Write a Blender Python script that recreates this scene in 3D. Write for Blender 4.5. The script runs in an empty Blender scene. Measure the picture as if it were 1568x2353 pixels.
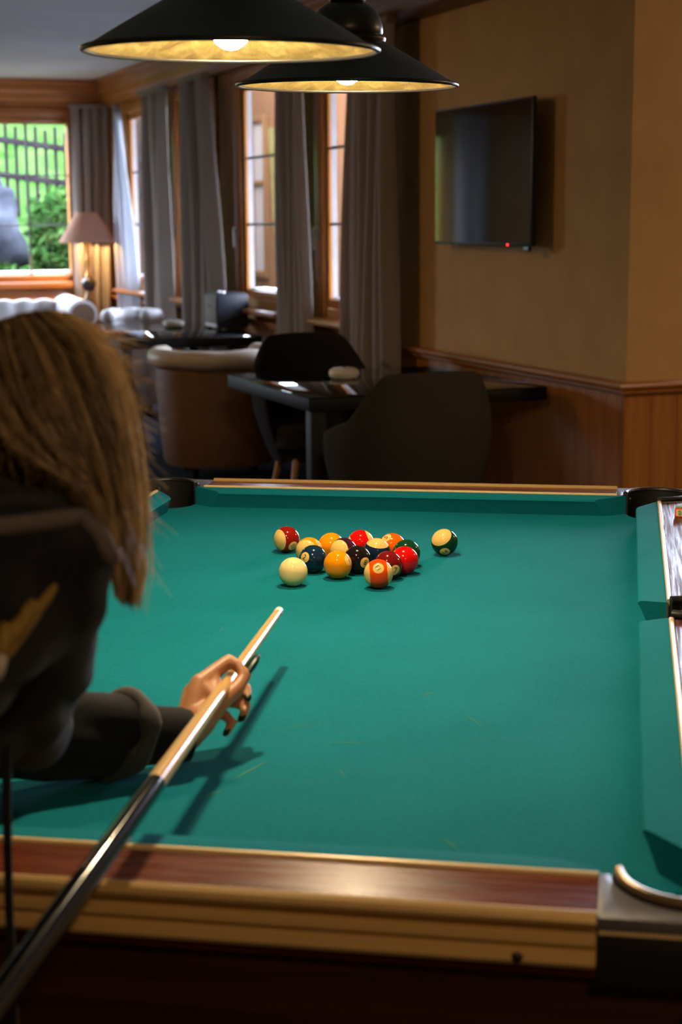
import bpy, bmesh, math, random
from mathutils import Vector, Matrix, Quaternion, noise
from mathutils.bvhtree import BVHTree

random.seed(7)
PI = math.pi
sc = bpy.context.scene
COL = sc.collection

# ------------------------------------------------------------------ camera
cam_d = bpy.data.cameras.new('camera')
cam = bpy.data.objects.new('camera', cam_d)
COL.objects.link(cam)
FPX, PITCH, ROLL, YAW = 3732.0888, 0.1776, -0.0078, math.radians(20.91)
fwd = Vector((math.sin(YAW)*math.cos(PITCH), math.cos(YAW)*math.cos(PITCH), -math.sin(PITCH)))
rgt = Vector((math.cos(YAW), -math.sin(YAW), 0))
upv = rgt.cross(fwd)
r2 = rgt*math.cos(ROLL) + upv*math.sin(ROLL)
u2 = upv*math.cos(ROLL) - rgt*math.sin(ROLL)
M = Matrix((r2, u2, -fwd)).transposed().to_4x4()
M.translation = Vector((0, 0, 1.4955))
cam.matrix_world = M
cam_d.sensor_fit = 'VERTICAL'
cam_d.sensor_height = 36.0
cam_d.lens = FPX*36.0/2353.0
cam_d.clip_start = 0.05
cam_d.clip_end = 200
cam_d.dof.use_dof = True
cam_d.dof.focus_distance = 3.25
cam_d.dof.aperture_fstop = 5.2
sc.camera = cam

# ------------------------------------------------------------------ sky, exposure
SKY = 54.0
BULB = 1300.0
FILL = 62.0  # strength of the added lamps out of view
LAMPB = 1500.0
w = bpy.data.worlds.new('overcast_sky')
sc.world = w
w.use_nodes = True
bg = w.node_tree.nodes['Background']
bg.inputs[0].default_value = (0.72, 0.80, 1.0, 1)
bg.inputs[1].default_value = SKY
vs = sc.view_settings
vs.view_transform = 'Standard'
vs.look = 'None'
vs.exposure = 0.0
vs.gamma = 1.0
vs.use_curve_mapping = False
sc.cycles.sample_clamp_indirect = 4.0
sc.cycles.use_denoising = True

def portal(name, loc, rot, sx, sy):
    d = bpy.data.lights.new(name, 'AREA')
    d.shape = 'RECTANGLE'; d.size = sx; d.size_y = sy
    d.cycles.is_portal = True
    o = bpy.data.objects.new(name, d)
    o.location = loc; o.rotation_euler = rot
    COL.objects.link(o)

# openings shared by portals, walls and windows (metres)
XW, YP, YF, CZ = 3.6, 6.008, 15.5, 2.80      # side wall plane, jog, far wall, ceiling
WIN_Y = [14.68, 12.98, 11.29, 9.60]          # far edge of each side window's glass
WGL, WZ0, WZ1 = 0.86, 1.01, 2.40
for yl in WIN_Y:
    portal('window_daylight', (XW+.05, yl-WGL/2, (WZ0+WZ1)/2), (0, PI/2, 0), WZ1-WZ0, WGL)
portal('window_daylight', (2.45, YF+.14, (WZ0+WZ1)/2), (-PI/2, 0, 0), 1.5, WZ1-WZ0)
for xc in (.63, -2.4):  # portals of the added far windows
    portal('window_daylight', (xc, YF+.14, (WZ0+WZ1)/2), (-PI/2, 0, 0), 1.5, WZ1-WZ0)
portal('window_daylight', (4.70, YP+.14, 1.62), (-PI/2, 0, 0), 1.56, 1.46)

# ------------------------------------------------------------------ materials
MATS = {}
def newmat(name):
    m = bpy.data.materials.new(name); m.use_nodes = True
    nt = m.node_tree; b = nt.nodes['Principled BSDF']
    MATS[name] = m
    return m, nt, b
def rgba(c): return (c[0], c[1], c[2], 1)
def plain(name, c, rough=.5, metal=0, spec=.5, coat=0, emit=None, es=0, sheen=0):
    m, nt, b = newmat(name)
    b.inputs['Base Color'].default_value = rgba(c)
    b.inputs['Roughness'].default_value = rough
    b.inputs['Metallic'].default_value = metal
    b.inputs['Specular IOR Level'].default_value = spec
    b.inputs['Coat Weight'].default_value = coat
    b.inputs['Sheen Weight'].default_value = sheen
    if emit:
        b.inputs['Emission Color'].default_value = rgba(emit)
        b.inputs['Emission Strength'].default_value = es
    return m
def coords(nt, scale, kind='Object'):
    tc = nt.nodes.new('ShaderNodeTexCoord'); mp = nt.nodes.new('ShaderNodeMapping')
    mp.inputs['Scale'].default_value = scale
    nt.links.new(tc.outputs[kind], mp.inputs['Vector'])
    return mp.outputs['Vector']
def ramp(nt, fac, stops):
    r = nt.nodes.new('ShaderNodeValToRGB')
    e = r.color_ramp.elements
    while len(e) < len(stops): e.new(.5)
    for k, (p, c) in enumerate(stops):
        e[k].position = p; e[k].color = rgba(c) if not isinstance(c, float) else (c, c, c, 1)
    nt.links.new(fac, r.inputs['Fac'])
    return r.outputs['Color']
def noisetex(nt, vec, scale, detail=4, rough=.55, dist=0):
    n = nt.nodes.new('ShaderNodeTexNoise')
    n.inputs['Scale'].default_value = scale; n.inputs['Detail'].default_value = detail
    n.inputs['Roughness'].default_value = rough; n.inputs['Distortion'].default_value = dist
    nt.links.new(vec, n.inputs['Vector'])
    return n.outputs['Fac']
def bump(nt, b, h, strength, dist=.002):
    bp = nt.nodes.new('ShaderNodeBump')
    bp.inputs['Strength'].default_value = strength; bp.inputs['Distance'].default_value = dist
    nt.links.new(h, bp.inputs['Height']); nt.links.new(bp.outputs['Normal'], b.inputs['Normal'])
def mottled(name, c1, c2, scale=(1, 1, 1), ns=6, rough=.6, bstr=0, spec=.5, detail=5, bs=None, sheen=0, kind='Object', metal=0, coat=0):
    m, nt, b = newmat(name)
    v = coords(nt, scale, kind)
    f = noisetex(nt, v, ns, detail)
    nt.links.new(ramp(nt, f, [(.3, c1), (.7, c2)]), b.inputs['Base Color'])
    b.inputs['Roughness'].default_value = rough
    b.inputs['Specular IOR Level'].default_value = spec
    b.inputs['Sheen Weight'].default_value = sheen
    b.inputs['Metallic'].default_value = metal
    b.inputs['Coat Weight'].default_value = coat
    if bstr:
        h = noisetex(nt, v, bs or ns*6, 3)
        bump(nt, b, h, bstr)
    return m
def wood(name, c1, c2, axis=2, fine=60, rough=.35, knots=False, rvar=0, spec=.5, coat=0, stretch=.05):
    """grain runs along the axis"""
    m, nt, b = newmat(name)
    s = [1.0, 1.0, 1.0]; s[axis] = stretch
    v = coords(nt, s)
    f = noisetex(nt, v, fine, 5, .65, .6)
    col = ramp(nt, f, [(.32, c1), (.5, tuple((a+b_)/2 for a, b_ in zip(c1, c2))), (.68, c2)])
    if knots:
        s2 = [1.0, 1.0, 1.0]; s2[axis] = .6
        vo = nt.nodes.new('ShaderNodeTexVoronoi'); vo.inputs['Scale'].default_value = 4.2
        nt.links.new(coords(nt, s2), vo.inputs['Vector'])
        k = ramp(nt, vo.outputs['Distance'], [(.05, 1.0), (.085, 0.0)])
        mx = nt.nodes.new('ShaderNodeMixRGB'); mx.inputs['Color2'].default_value = rgba(tuple(x*.18 for x in c1))
        nt.links.new(k, mx.inputs['Fac']); nt.links.new(col, mx.inputs['Color1']); col = mx.outputs['Color']
    nt.links.new(col, b.inputs['Base Color'])
    b.inputs['Roughness'].default_value = rough
    b.inputs['Specular IOR Level'].default_value = spec
    b.inputs['Coat Weight'].default_value = coat
    if rvar:
        f2 = noisetex(nt, v, fine*1.6, 3, .6, .15)
        nt.links.new(ramp(nt, f2, [(.40, rough), (.58, rough+rvar)]), b.inputs['Roughness'])
    bump(nt, b, f, .12, .001)
    return m

wood('pine', (.30, .105, .022), (.46, .19, .05), 2, 22, .32, knots=True, spec=.25)
wood('pine_along_y', (.27, .10, .025), (.42, .17, .05), 1, 22, .36, spec=.25)
wood('pine_along_x', (.30, .105, .022), (.45, .18, .045), 0, 22, .34)
wood('pine_shadowed', (.10, .035, .012), (.16, .06, .02), 1, 16, .4)  # cornice timber, its shadow put into a darker colour
wood('rosewood_y', (.030, .007, .006), (.12, .026, .018), 1, 95, .20, rvar=.42, spec=.7, stretch=.022)
wood('rosewood_x', (.075, .013, .004), (.19, .042, .013), 0, 95, .22, rvar=.08, spec=.20)
wood('cabinet_wood', (.030, .010, .006), (.07, .022, .012), 0, 30, .45)
wood('facade_board', (.066, .0275, .0115), (.090, .040, .018), 2, 14, .9, spec=.02)
wood('facade_trim', (.062, .026, .010), (.085, .038, .0155), 2, 14, .9, spec=.02)
wood('fence_wood', (.007, .0055, .006), (.015, .012, .0125), 2, 16, .9, spec=.02)
wood('maple', (.62, .36, .12), (.72, .45, .17), 1, 40, .17, spec=.3)
wood('oak_leg', (.34, .15, .035), (.48, .24, .07), 2, 26, .4)
mottled('plaster', (.47, .285, .112), (.54, .335, .138), ns=5, rough=.85, bstr=.35, bs=130, spec=.2)
mottled('ceiling_white', (.76, .77, .82), (.82, .83, .88), ns=3, rough=.9, spec=.1)
mottled('white_render', (.30, .30, .32), (.36, .36, .38), ns=7, rough=.9, spec=.1)
mottled('navy_carpet', (.006, .007, .016), (.018, .020, .04), ns=45, rough=.95, bstr=.5, spec=.1)
plain('gold_trim', (.80, .60, .30), .30, metal=.15)
plain('gold_fluted', (.62, .41, .15), .34, metal=.2)
mottled('grey_casting', (.10, .10, .115), (.15, .145, .16), ns=60, rough=.42, metal=.25)
plain('black_rubber', (.012, .011, .011), .38)
plain('black_plastic', (.014, .014, .016), .3)
plain('bronze_rim', (.28, .19, .10), .3, metal=.7)
plain('screw_metal', (.5, .46, .4), .35, metal=.9)
plain('black_enamel', (.012, .011, .010), .35)
plain('black_glass_top', (.004, .005, .006), .035, spec=1.0)
plain('black_wood', (.006, .0055, .006), .55, spec=.25)
mottled('charcoal_fabric', (.020, .019, .020), (.030, .028, .029), ns=180, rough=.95, bstr=.3, spec=.1)
mottled('slate_fabric', (.036, .030, .026), (.050, .043, .038), ns=180, rough=.95, bstr=.3, spec=.08)
mottled('tan_leather', (.14, .068, .028), (.19, .095, .042), ns=14, rough=.5, bstr=.1)
mottled('cream_leather', (.42, .35, .27), (.52, .45, .36), ns=9, rough=.45)
mottled('white_leather', (.62, .60, .62), (.72, .71, .72), ns=9, rough=.45)
plain('screen_glass', (.004, .004, .005), .05, spec=.6)
plain('tv_plastic', (.012, .013, .018), .35)
plain('red_led', (.8, .02, .02), .4, emit=(1, .03, .02), es=6)
plain('ceramic', (.62, .58, .50), .25)
plain('handle_metal', (.35, .34, .34), .35, metal=.8)
plain('lead_bar', (.10, .10, .11), .5, metal=.3)
plain('white_sill', (.75, .76, .8), .4)
plain('speaker_black', (.010, .012, .022), .45)
mottled('speaker_grille', (.22, .20, .18), (.28, .26, .24), ns=240, rough=.8)
plain('brass_dark', (.22, .13, .05), .35, metal=.6)
plain('brass', (.62, .36, .10), .32, metal=.6)
plain('ferrule', (.80, .74, .62), .3)
plain('cue_tip_leather', (.55, .60, .56), .8)
plain('cue_black', (.004, .004, .005), .10, spec=.18)
plain('chalk_green', (.22, .42, .30), .95)
plain('chalk_paper', (.72, .045, .012), .6)
plain('chalk_cream', (.80, .52, .24), .6)
plain('chalk_mark', (.12, .30, .17), .6)
mottled('jacket_black', (.0042, .0042, .0055), (.0085, .0085, .011), ns=120, rough=.85, bstr=.25, spec=.2, sheen=.08)
mottled('sleeve_lining', (.022, .019, .018), (.032, .028, .026), ns=120, rough=.85, bstr=.2, sheen=.15)
mottled('hood_lit_rim', (.085, .070, .058), (.11, .092, .078), ns=120, rough=.85, bstr=.2)  # paler than the jacket: light along the hood's rim as colour
plain('trouser_black', (.010, .010, .012), .8)
plain('embroidery_gold', (.22, .13, .014), .6, metal=.1)
plain('embroidery_pale', (.42, .38, .30), .6)
plain('nail_green', (.003, .026, .018), .3, spec=.2)
plain('eye_white', (.8, .78, .75), .2)
plain('lips', (.45, .13, .11), .4)
plain('shoe', (.02, .02, .02), .5)
mottled('rock', (.008, .009, .0125), (.036, .039, .048), ns=3.2, rough=.95, bstr=.8, detail=8, spec=.02)
mottled('meadow', (.0095, .030, .0045), (.030, .058, .0145), ns=2.5, rough=.95, spec=.0)
plain('leaf_a', (.0095, .031, .005), .8, spec=.03)
plain('leaf_b', (.024, .052, .012), .8, spec=.03)
plain('blind_beige', (.15, .112, .095), .8, spec=.05)
plain('gravel', (.12, .125, .12), .95, spec=.0)

# skin with a little subsurface
m, nt, b = newmat('skin')
v = coords(nt, (1, 1, 1))
nt.links.new(ramp(nt, noisetex(nt, v, 40), [(.3, (.50, .215, .095)), (.7, (.60, .275, .13))]), b.inputs['Base Color'])
b.inputs['Roughness'].default_value = .45
b.inputs['Subsurface Weight'].default_value = .12
b.inputs['Subsurface Radius'].default_value = (.012, .004, .002)
# billiard cloth: teal, mottled with chalk scuffs
m, nt, b = newmat('cloth')
v = coords(nt, (1, 1, 1))
base = ramp(nt, noisetex(nt, v, 3.0, 6), [(.3, (.0025, .150, .185)), (.7, (.005, .182, .224))])
f2 = noisetex(nt, coords(nt, (1, 1, 1)), 260, 3)
mx = nt.nodes.new('ShaderNodeMixRGB'); mx.blend_type = 'MULTIPLY'; mx.inputs['Fac'].default_value = .35
nt.links.new(base, mx.inputs['Color1']); nt.links.new(ramp(nt, f2, [(.3, .6), (.7, 1.25)]), mx.inputs['Color2'])
sc_ = noisetex(nt, coords(nt, (14, 2.4, 1)), 2.2, 6, .6, 1.5)
mx2 = nt.nodes.new('ShaderNodeMixRGB'); mx2.inputs['Color2'].default_value = (.20, .30, .22, 1)
nt.links.new(ramp(nt, sc_, [(.70, 0.0), (.84, .35)]), mx2.inputs['Fac'])
nt.links.new(mx.outputs['Color'], mx2.inputs['Color1'])
nt.links.new(mx2.outputs['Color'], b.inputs['Base Color'])
b.inputs['Roughness'].default_value = .9
b.inputs['Specular IOR Level'].default_value = .06
bump(nt, b, f2, .15, .0006)
# aged cream inside of the lamp shades
m, nt, b = newmat('shade_inside')
v = coords(nt, (1, 1, 1))
nt.links.new(ramp(nt, noisetex(nt, v, 28, 6, .7, 1.2), [(.30, (.05, .034, .009)), (.50, (.11, .082, .026)), (.72, (.20, .155, .06))]), b.inputs['Base Color'])
b.inputs['Roughness'].default_value = .45
# thin glass
m, nt, b = newmat('window_glass')
nt.nodes.remove(b)
tr = nt.nodes.new('ShaderNodeBsdfTransparent'); tr.inputs[0].default_value = (.94, .96, .97, 1)
gl = nt.nodes.new('ShaderNodeBsdfGlossy'); gl.inputs['Roughness'].default_value = .02
lw0 = nt.nodes.new('ShaderNodeLayerWeight'); lw0.inputs['Blend'].default_value = .5
lw1 = nt.nodes.new('ShaderNodeMath'); lw1.operation = 'POWER'; lw1.inputs[1].default_value = 4.0
nt.links.new(lw0.outputs['Facing'], lw1.inputs[0])
lw = nt.nodes.new('ShaderNodeMath'); lw.operation = 'MULTIPLY_ADD'; lw.inputs[1].default_value = .35; lw.inputs[2].default_value = .03
nt.links.new(lw1.outputs[0], lw.inputs[0])
ms = nt.nodes.new('ShaderNodeMixShader')
nt.links.new(lw.outputs[0], ms.inputs[0]); nt.links.new(tr.outputs[0], ms.inputs[1]); nt.links.new(gl.outputs[0], ms.inputs[2])
nt.links.new(ms.outputs[0], nt.nodes['Material Output'].inputs[0])
def translucent(name, c, tc, t):
    m, nt, b = newmat(name)
    b.inputs['Base Color'].default_value = rgba(c); b.inputs['Roughness'].default_value = .9
    b.inputs['Specular IOR Level'].default_value = .1
    f = noisetex(nt, coords(nt, (1, 1, 1)), 260, 2)
    bump(nt, b, f, .2, .0008)
    tb = nt.nodes.new('ShaderNodeBsdfTranslucent'); tb.inputs[0].default_value = rgba(tc)
    ms = nt.nodes.new('ShaderNodeMixShader'); ms.inputs[0].default_value = t
    nt.links.new(b.outputs[0], ms.inputs[1]); nt.links.new(tb.outputs[0], ms.inputs[2])
    nt.links.new(ms.outputs[0], nt.nodes['Material Output'].inputs[0])
translucent('curtain_taupe', (.30, .255, .225), (.34, .29, .26), .14)
translucent('curtain_pale', (.62, .64, .68), (.80, .84, .92), .55)
translucent('lampshade_fabric', (.34, .19, .125), (.45, .20, .08), .05)
def emitter(name, c, s):
    m, nt, b = newmat(name)
    b.inputs['Base Color'].default_value = (.8, .8, .8, 1)
    b.inputs['Emission Color'].default_value = rgba(c); b.inputs['Emission Strength'].default_value = s
emitter('pendant_bulb', (1.0, .76, .46), BULB)
emitter('wall_fill_glass', (1.0, .58, .24), FILL*1.35)
emitter('player_fill_glass', (1.0, .66, .36), FILL*1.5)
emitter('bay_fill_glass', (1.0, .72, .46), FILL*2.6)
emitter('table_bulb', (1.0, .60, .22), LAMPB)
# hair: colour varies from strand to strand
m, nt, b = newmat('hair')
at = nt.nodes.new('ShaderNodeAttribute'); at.attribute_name = 'strand'
nt.links.new(ramp(nt, at.outputs['Fac'], [(0, (.055, .028, .012)), (.35, (.27, .165, .075)), (.7, (.64, .45, .235)), (1, (.92, .74, .46))]), b.inputs['Base Color'])
tb = nt.nodes.new('ShaderNodeBsdfTranslucent')
nt.links.new(b.inputs['Base Color'].links[0].from_socket, tb.inputs[0])
ms = nt.nodes.new('ShaderNodeMixShader'); ms.inputs[0].default_value = .42
nt.links.new(b.outputs[0], ms.inputs[1]); nt.links.new(tb.outputs[0], ms.inputs[2])
nt.links.new(ms.outputs[0], nt.nodes['Material Output'].inputs[0])
b.inputs['Roughness'].default_value = .38
b.inputs['Specular IOR Level'].default_value = .6
# balls
def ballmat(name, c, stripe, single=False):
    m, nt, b = newmat(name)
    N, L = nt.nodes.new, nt.links.new
    tc = N('ShaderNodeTexCoord')
    nv = N('ShaderNodeVectorMath'); nv.operation = 'NORMALIZE'; L(tc.outputs['Object'], nv.inputs[0])
    sp = N('ShaderNodeSeparateXYZ'); L(nv.outputs[0], sp.inputs[0])
    def mth(op, a, bb):
        n = N('ShaderNodeMath'); n.operation = op
        if hasattr(a, 'links'): L(a, n.inputs[0])
        else: n.inputs[0].default_value = a
        if bb is not None:
            if hasattr(bb, 'links'): L(bb, n.inputs[1])
            else: n.inputs[1].default_value = bb
        return n.outputs[0]
    cream = (.80, .52, .15)
    n1 = noisetex(nt, tc.outputs['Object'], 120, 4, .6, .5)
    dirt = ramp(nt, n1, [(.20, (.45, .40, .32)), (.33, (1., 1., 1.))])
    if c is None:
        col = N('ShaderNodeRGB'); col.outputs[0].default_value = rgba((.86, .66, .28)); out = col.outputs[0]
    else:
        mix = N('ShaderNodeMixRGB'); mix.inputs['Color1'].default_value = rgba(c); mix.inputs['Color2'].default_value = rgba(cream)
        spot = mth('GREATER_THAN', sp.outputs[0] if single else mth('ABSOLUTE', sp.outputs[0], None), .925)
        fac = spot
        if stripe:
            cap = mth('GREATER_THAN', mth('ABSOLUTE', sp.outputs[2], None), .60)
            fac = mth('MAXIMUM', spot, cap)
        L(fac, mix.inputs['Fac']); out = mix.outputs['Color']
    mm = N('ShaderNodeMixRGB'); mm.blend_type = 'MULTIPLY'; mm.inputs['Fac'].default_value = .6
    L(out, mm.inputs['Color1']); L(dirt, mm.inputs['Color2']); L(mm.outputs['Color'], b.inputs['Base Color'])
    b.inputs['Roughness'].default_value = .07
    b.inputs['Specular IOR Level'].default_value = .32
plain('scuff', (.05, .20, .16), .95, spec=.05)
plain('digit_black', (.01, .01, .01), .3)

# ------------------------------------------------------------------ mesh helpers
class MB:
    def __init__(s): s.v = []; s.f = []
    def add(s, vs, fs):
        o = len(s.v); s.v += [tuple(p) for p in vs]; s.f += [tuple(i+o for i in f) for f in fs]; return s
    def box(s, x0, x1, y0, y1, z0, z1):
        return s.add([(x0,y0,z0),(x1,y0,z0),(x1,y1,z0),(x0,y1,z0),(x0,y0,z1),(x1,y0,z1),(x1,y1,z1),(x0,y1,z1)],
                     [(0,3,2,1),(4,5,6,7),(0,1,5,4),(1,2,6,5),(2,3,7,6),(3,0,4,7)])
    def bar(s, a, b, w, h, up=(0, 0, 1)):
        a, b = Vector(a), Vector(b); d = (b-a).normalized(); u = Vector(up)
        sd = d.cross(u).normalized(); u = sd.cross(d).normalized()
        vs = []
        for p in (a, b):
            for sx, sy in ((-1,-1),(1,-1),(1,1),(-1,1)): vs.append(p + sd*sx*w/2 + u*sy*h/2)
        return s.add(vs, [(3,2,1,0),(4,5,6,7),(0,1,5,4),(1,2,6,5),(2,3,7,6),(3,0,4,7)])
    def tube(s, pts, rad, n=8, cap=True, closed=False, squash=1.0):
        pts = [Vector(p) for p in pts]; m_ = len(pts)
        if not hasattr(rad, '__len__'): rad = [rad]*m_
        vs = []; prev = None
        for i, p in enumerate(pts):
            if closed: d = pts[(i+1) % m_] - pts[i-1]
            else: d = pts[min(i+1, m_-1)] - pts[max(i-1, 0)]
            d.normalize()
            if prev is None:
                a = Vector((0, 0, 1)) if abs(d.z) < .9 else Vector((1, 0, 0))
                a = (a - d*a.dot(d)).normalized()
            else: a = (prev - d*prev.dot(d)).normalized()
            prev = a; bb = d.cross(a)
            for k in range(n):
                t = 2*PI*k/n
                vs.append(p + (a*math.cos(t)*squash + bb*math.sin(t))*rad[i])
        fs = []
        for i in range(m_ if closed else m_-1):
            j = (i+1) % m_
            for k in range(n): fs.append((i*n+k, i*n+(k+1) % n, j*n+(k+1) % n, j*n+k))
        if cap and not closed:
            fs.append(tuple(reversed(range(n)))); fs.append(tuple(range((m_-1)*n, m_*n)))
        return s.add(vs, fs)
    def lathe(s, prof, n=32, c=(0, 0, 0), close=True):
        vs = []; fs = []; m_ = len(prof)
        for r, z in prof:
            for k in range(n):
                t = 2*PI*k/n
                vs.append((c[0]+r*math.cos(t), c[1]+r*math.sin(t), c[2]+z))
        for i in range(m_-1):
            for k in range(n): fs.append((i*n+k, i*n+(k+1) % n, (i+1)*n+(k+1) % n, (i+1)*n+k))
        if close:
            if prof[0][0] > 1e-4: fs.append(tuple(reversed(range(n))))
            if prof[-1][0] > 1e-4: fs.append(tuple(range((m_-1)*n, m_*n)))
        return s.add(vs, fs)
    def prism(s, poly, z0, z1):
        n = len(poly)
        vs = [(x, y, z0) for x, y in poly] + [(x, y, z1) for x, y in poly]
        return s.add(vs, [tuple(reversed(range(n))), tuple(range(n, 2*n))] + [(k, (k+1) % n, n+(k+1) % n, n+k) for k in range(n)])
    def ell(s, c, r, R=None, n=16, m_=10):
        vs = []; c = Vector(c)
        for i in range(m_+1):
            a = PI*i/m_
            for k in range(n):
                t = 2*PI*k/n
                p = Vector((r[0]*math.sin(a)*math.cos(t), r[1]*math.sin(a)*math.sin(t), -r[2]*math.cos(a)))
                if R: p = R @ p
                vs.append(c+p)
        fs = []
        for i in range(m_):
            for k in range(n): fs.append((i*n+k, i*n+(k+1) % n, (i+1)*n+(k+1) % n, (i+1)*n+k))
        return s.add(vs, fs)
    def cap(s, a, b, ra, rb, n=14):
        """round-ended tapering limb"""
        a, b = Vector(a), Vector(b)
        s.tube([a, a.lerp(b, .5), b], [ra, (ra+rb)/2, rb], n)
        s.ell(a, (ra,)*3, n=n, m_=8); s.ell(b, (rb,)*3, n=n, m_=8)
        return s
    def mesh(s, name, bevel=0, seg=2, smooth=True, angle=40, weld=False):
        me = bpy.data.meshes.new(name); me.from_pydata(s.v, [], s.f)
        bm = bmesh.new(); bm.from_mesh(me)
        if weld: bmesh.ops.remove_doubles(bm, verts=bm.verts, dist=1e-5)
        bmesh.ops.recalc_face_normals(bm, faces=bm.faces)
        if bevel:
            ed = [e for e in bm.edges if len(e.link_faces) == 2 and e.calc_face_angle(0) > .5]
            bmesh.ops.bevel(bm, geom=ed, offset=bevel, segments=seg, affect='EDGES', profile=.5, clamp_overlap=True)
        bm.to_mesh(me); bm.free()
        if smooth:
            me.polygons.foreach_set('use_smooth', [True]*len(me.polygons))
            me.set_sharp_from_angle(angle=math.radians(angle))
        me.update()
        return me
    def build(s, name, mat, parent=None, **kw):
        return link(name, s.mesh(name, **kw), mat, parent)

def link(name, me, mat, parent=None, loc=None):
    if mat and not me.materials: me.materials.append(MATS[mat] if isinstance(mat, str) else mat)
    o = bpy.data.objects.new(name, me); COL.objects.link(o)
    if parent: o.parent = parent
    if loc: o.location = loc
    return o
def tag(o, label, cat, group=None):
    o['label'] = label; o['category'] = cat
    if group: o['group'] = group
    return o
def thing(name, label, cat, loc=(0, 0, 0), rz=0, group=None):
    o = bpy.data.objects.new(name, None); COL.objects.link(o)
    o.empty_display_size = .1
    o.location = loc; o.rotation_euler = (0, 0, rz)
    return tag(o, label, cat, group)
def struct(o): o['kind'] = 'structure'; return o
def sgroup(name, loc=(0, 0, 0)):
    o = bpy.data.objects.new(name, None); COL.objects.link(o); o.location = loc
    return struct(o)
def copy_tree(o, parent=None):
    c = o.copy(); COL.objects.link(c); c.parent = parent
    for ch in list(o.children): copy_tree(ch, c)
    return c
def remeshed(mb, voxel, smooth=6, fac=.5):
    me = bpy.data.meshes.new('tmp'); me.from_pydata(mb.v, [], mb.f)
    o = bpy.data.objects.new('tmp', me); COL.objects.link(o)
    md = o.modifiers.new('r', 'REMESH'); md.mode = 'VOXEL'; md.voxel_size = voxel
    dg = bpy.context.evaluated_depsgraph_get(); dg.update()
    out = bpy.data.meshes.new_from_object(o.evaluated_get(dg))
    bpy.data.objects.remove(o)
    bm = bmesh.new(); bm.from_mesh(out)
    for _ in range(smooth): bmesh.ops.smooth_vert(bm, verts=bm.verts, factor=fac, use_axis_x=True, use_axis_y=True, use_axis_z=True)
    bm.to_mesh(out); bm.free()
    out.polygons.foreach_set('use_smooth', [True]*len(out.polygons))
    return out
def arc(c, r, a0, a1, n):
    return [(c[0]+r*math.cos(math.radians(a0+(a1-a0)*k/n)), c[1]+r*math.sin(math.radians(a0+(a1-a0)*k/n))) for k in range(n+1)]

# ------------------------------------------------------------------ the room
FX0, FX1, FY0 = -4.5, 6.0, -3.0
floor = struct(MB().box(FX0, FX1, FY0, YF, -.1, 0).build('floor', 'navy_carpet', smooth=False))
ceil = struct(MB().box(FX0-.2, FX1+.2, FY0-.2, YF+.25, CZ, CZ+.15).build('ceiling', 'ceiling_white', smooth=False))
TW = .25     # wall thickness
TR = .06     # the light framed window wall
wr = MB()
ys = YP
FR = .20     # casing width beside the glass
for yl in reversed(WIN_Y):
    y0, y1 = yl-WGL, yl
    wr.box(XW, XW+TR, ys, y0-.04, 0, CZ)
    wr.box(XW, XW+TR, y0-.04, y1+.04, 0, WZ0-.06)
    wr.box(XW, XW+TR, y0-.04, y1+.04, WZ1+.06, CZ)
    ys = y1+.04
wr.box(XW, XW+TR, ys, YF+TW, 0, CZ)
wall_right = struct(wr.build('wall_right', 'plaster', smooth=False))
FWX0, FWX1 = 1.70, 3.20
wf = MB()
xs = FX0
for xc in (-2.4, .63):
    wf.box(xs, xc-.75, YF, YF+TW, 0, CZ).box(xc-.75, xc+.75, YF, YF+TW, 0, WZ0).box(xc-.75, xc+.75, YF, YF+TW, WZ1, CZ); xs = xc+.75
wf.box(xs, FWX0-.04, YF, YF+TW, 0, CZ).box(FWX0-.04, FWX1+.04, YF, YF+TW, 0, WZ0-.06).box(FWX0-.04, FWX1+.04, YF, YF+TW, WZ1+.06, CZ).box(FWX1+.04, XW, YF, YF+TW, 0, CZ)
wall_far = struct(wf.build('wall_far', 'plaster', smooth=False))
JX0, JX1, JZ0, JZ1 = 3.92, 5.48, .89, 2.35
wj = MB().box(XW+TR, JX0, YP, YP+TW, 0, CZ).box(JX0, JX1, YP, YP+TW, 0, JZ0).box(JX0, JX1, YP, YP+TW, JZ1, CZ).box(JX1, FX1+.2, YP, YP+TW, 0, CZ)
wall_jog = struct(wj.build('wall_corner', 'plaster', smooth=False))
struct(MB().box(FX1, FX1+.2, FY0, YP, 0, CZ).build('wall_side', 'plaster', smooth=False))
struct(MB().box(FX0-.2, FX0, FY0, YF+TW, 0, CZ).build('wall_left', 'plaster', smooth=False))
struct(MB().box(FX0-.2, FX1+.2, FY0-.2, FY0, 0, CZ).build('wall_back', 'plaster', smooth=False))

# vertical pine boards of the wainscot, each one a board of its own
plank_me = MB().box(-.018, 0, .0006, .1294, 0, .765).mesh('plank', bevel=.0022, seg=1)
plank_me.materials.append(MATS['pine'])
y = YP
k = 0
while y < YF-.13:
    o = link('plank', plank_me, None, wall_right, (XW-.001, y, 0)); y += .13; k += 1
plank2 = MB().box(.0006, .1294, -.018, 0, 0, .765).mesh('plank', bevel=.0022, seg=1)
plank2.materials.append(MATS['pine'])
x = XW-.018
while x < 5.9:
    link('plank', plank2, None, wall_jog, (x, YP-.001, 0)); x += .13
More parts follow.
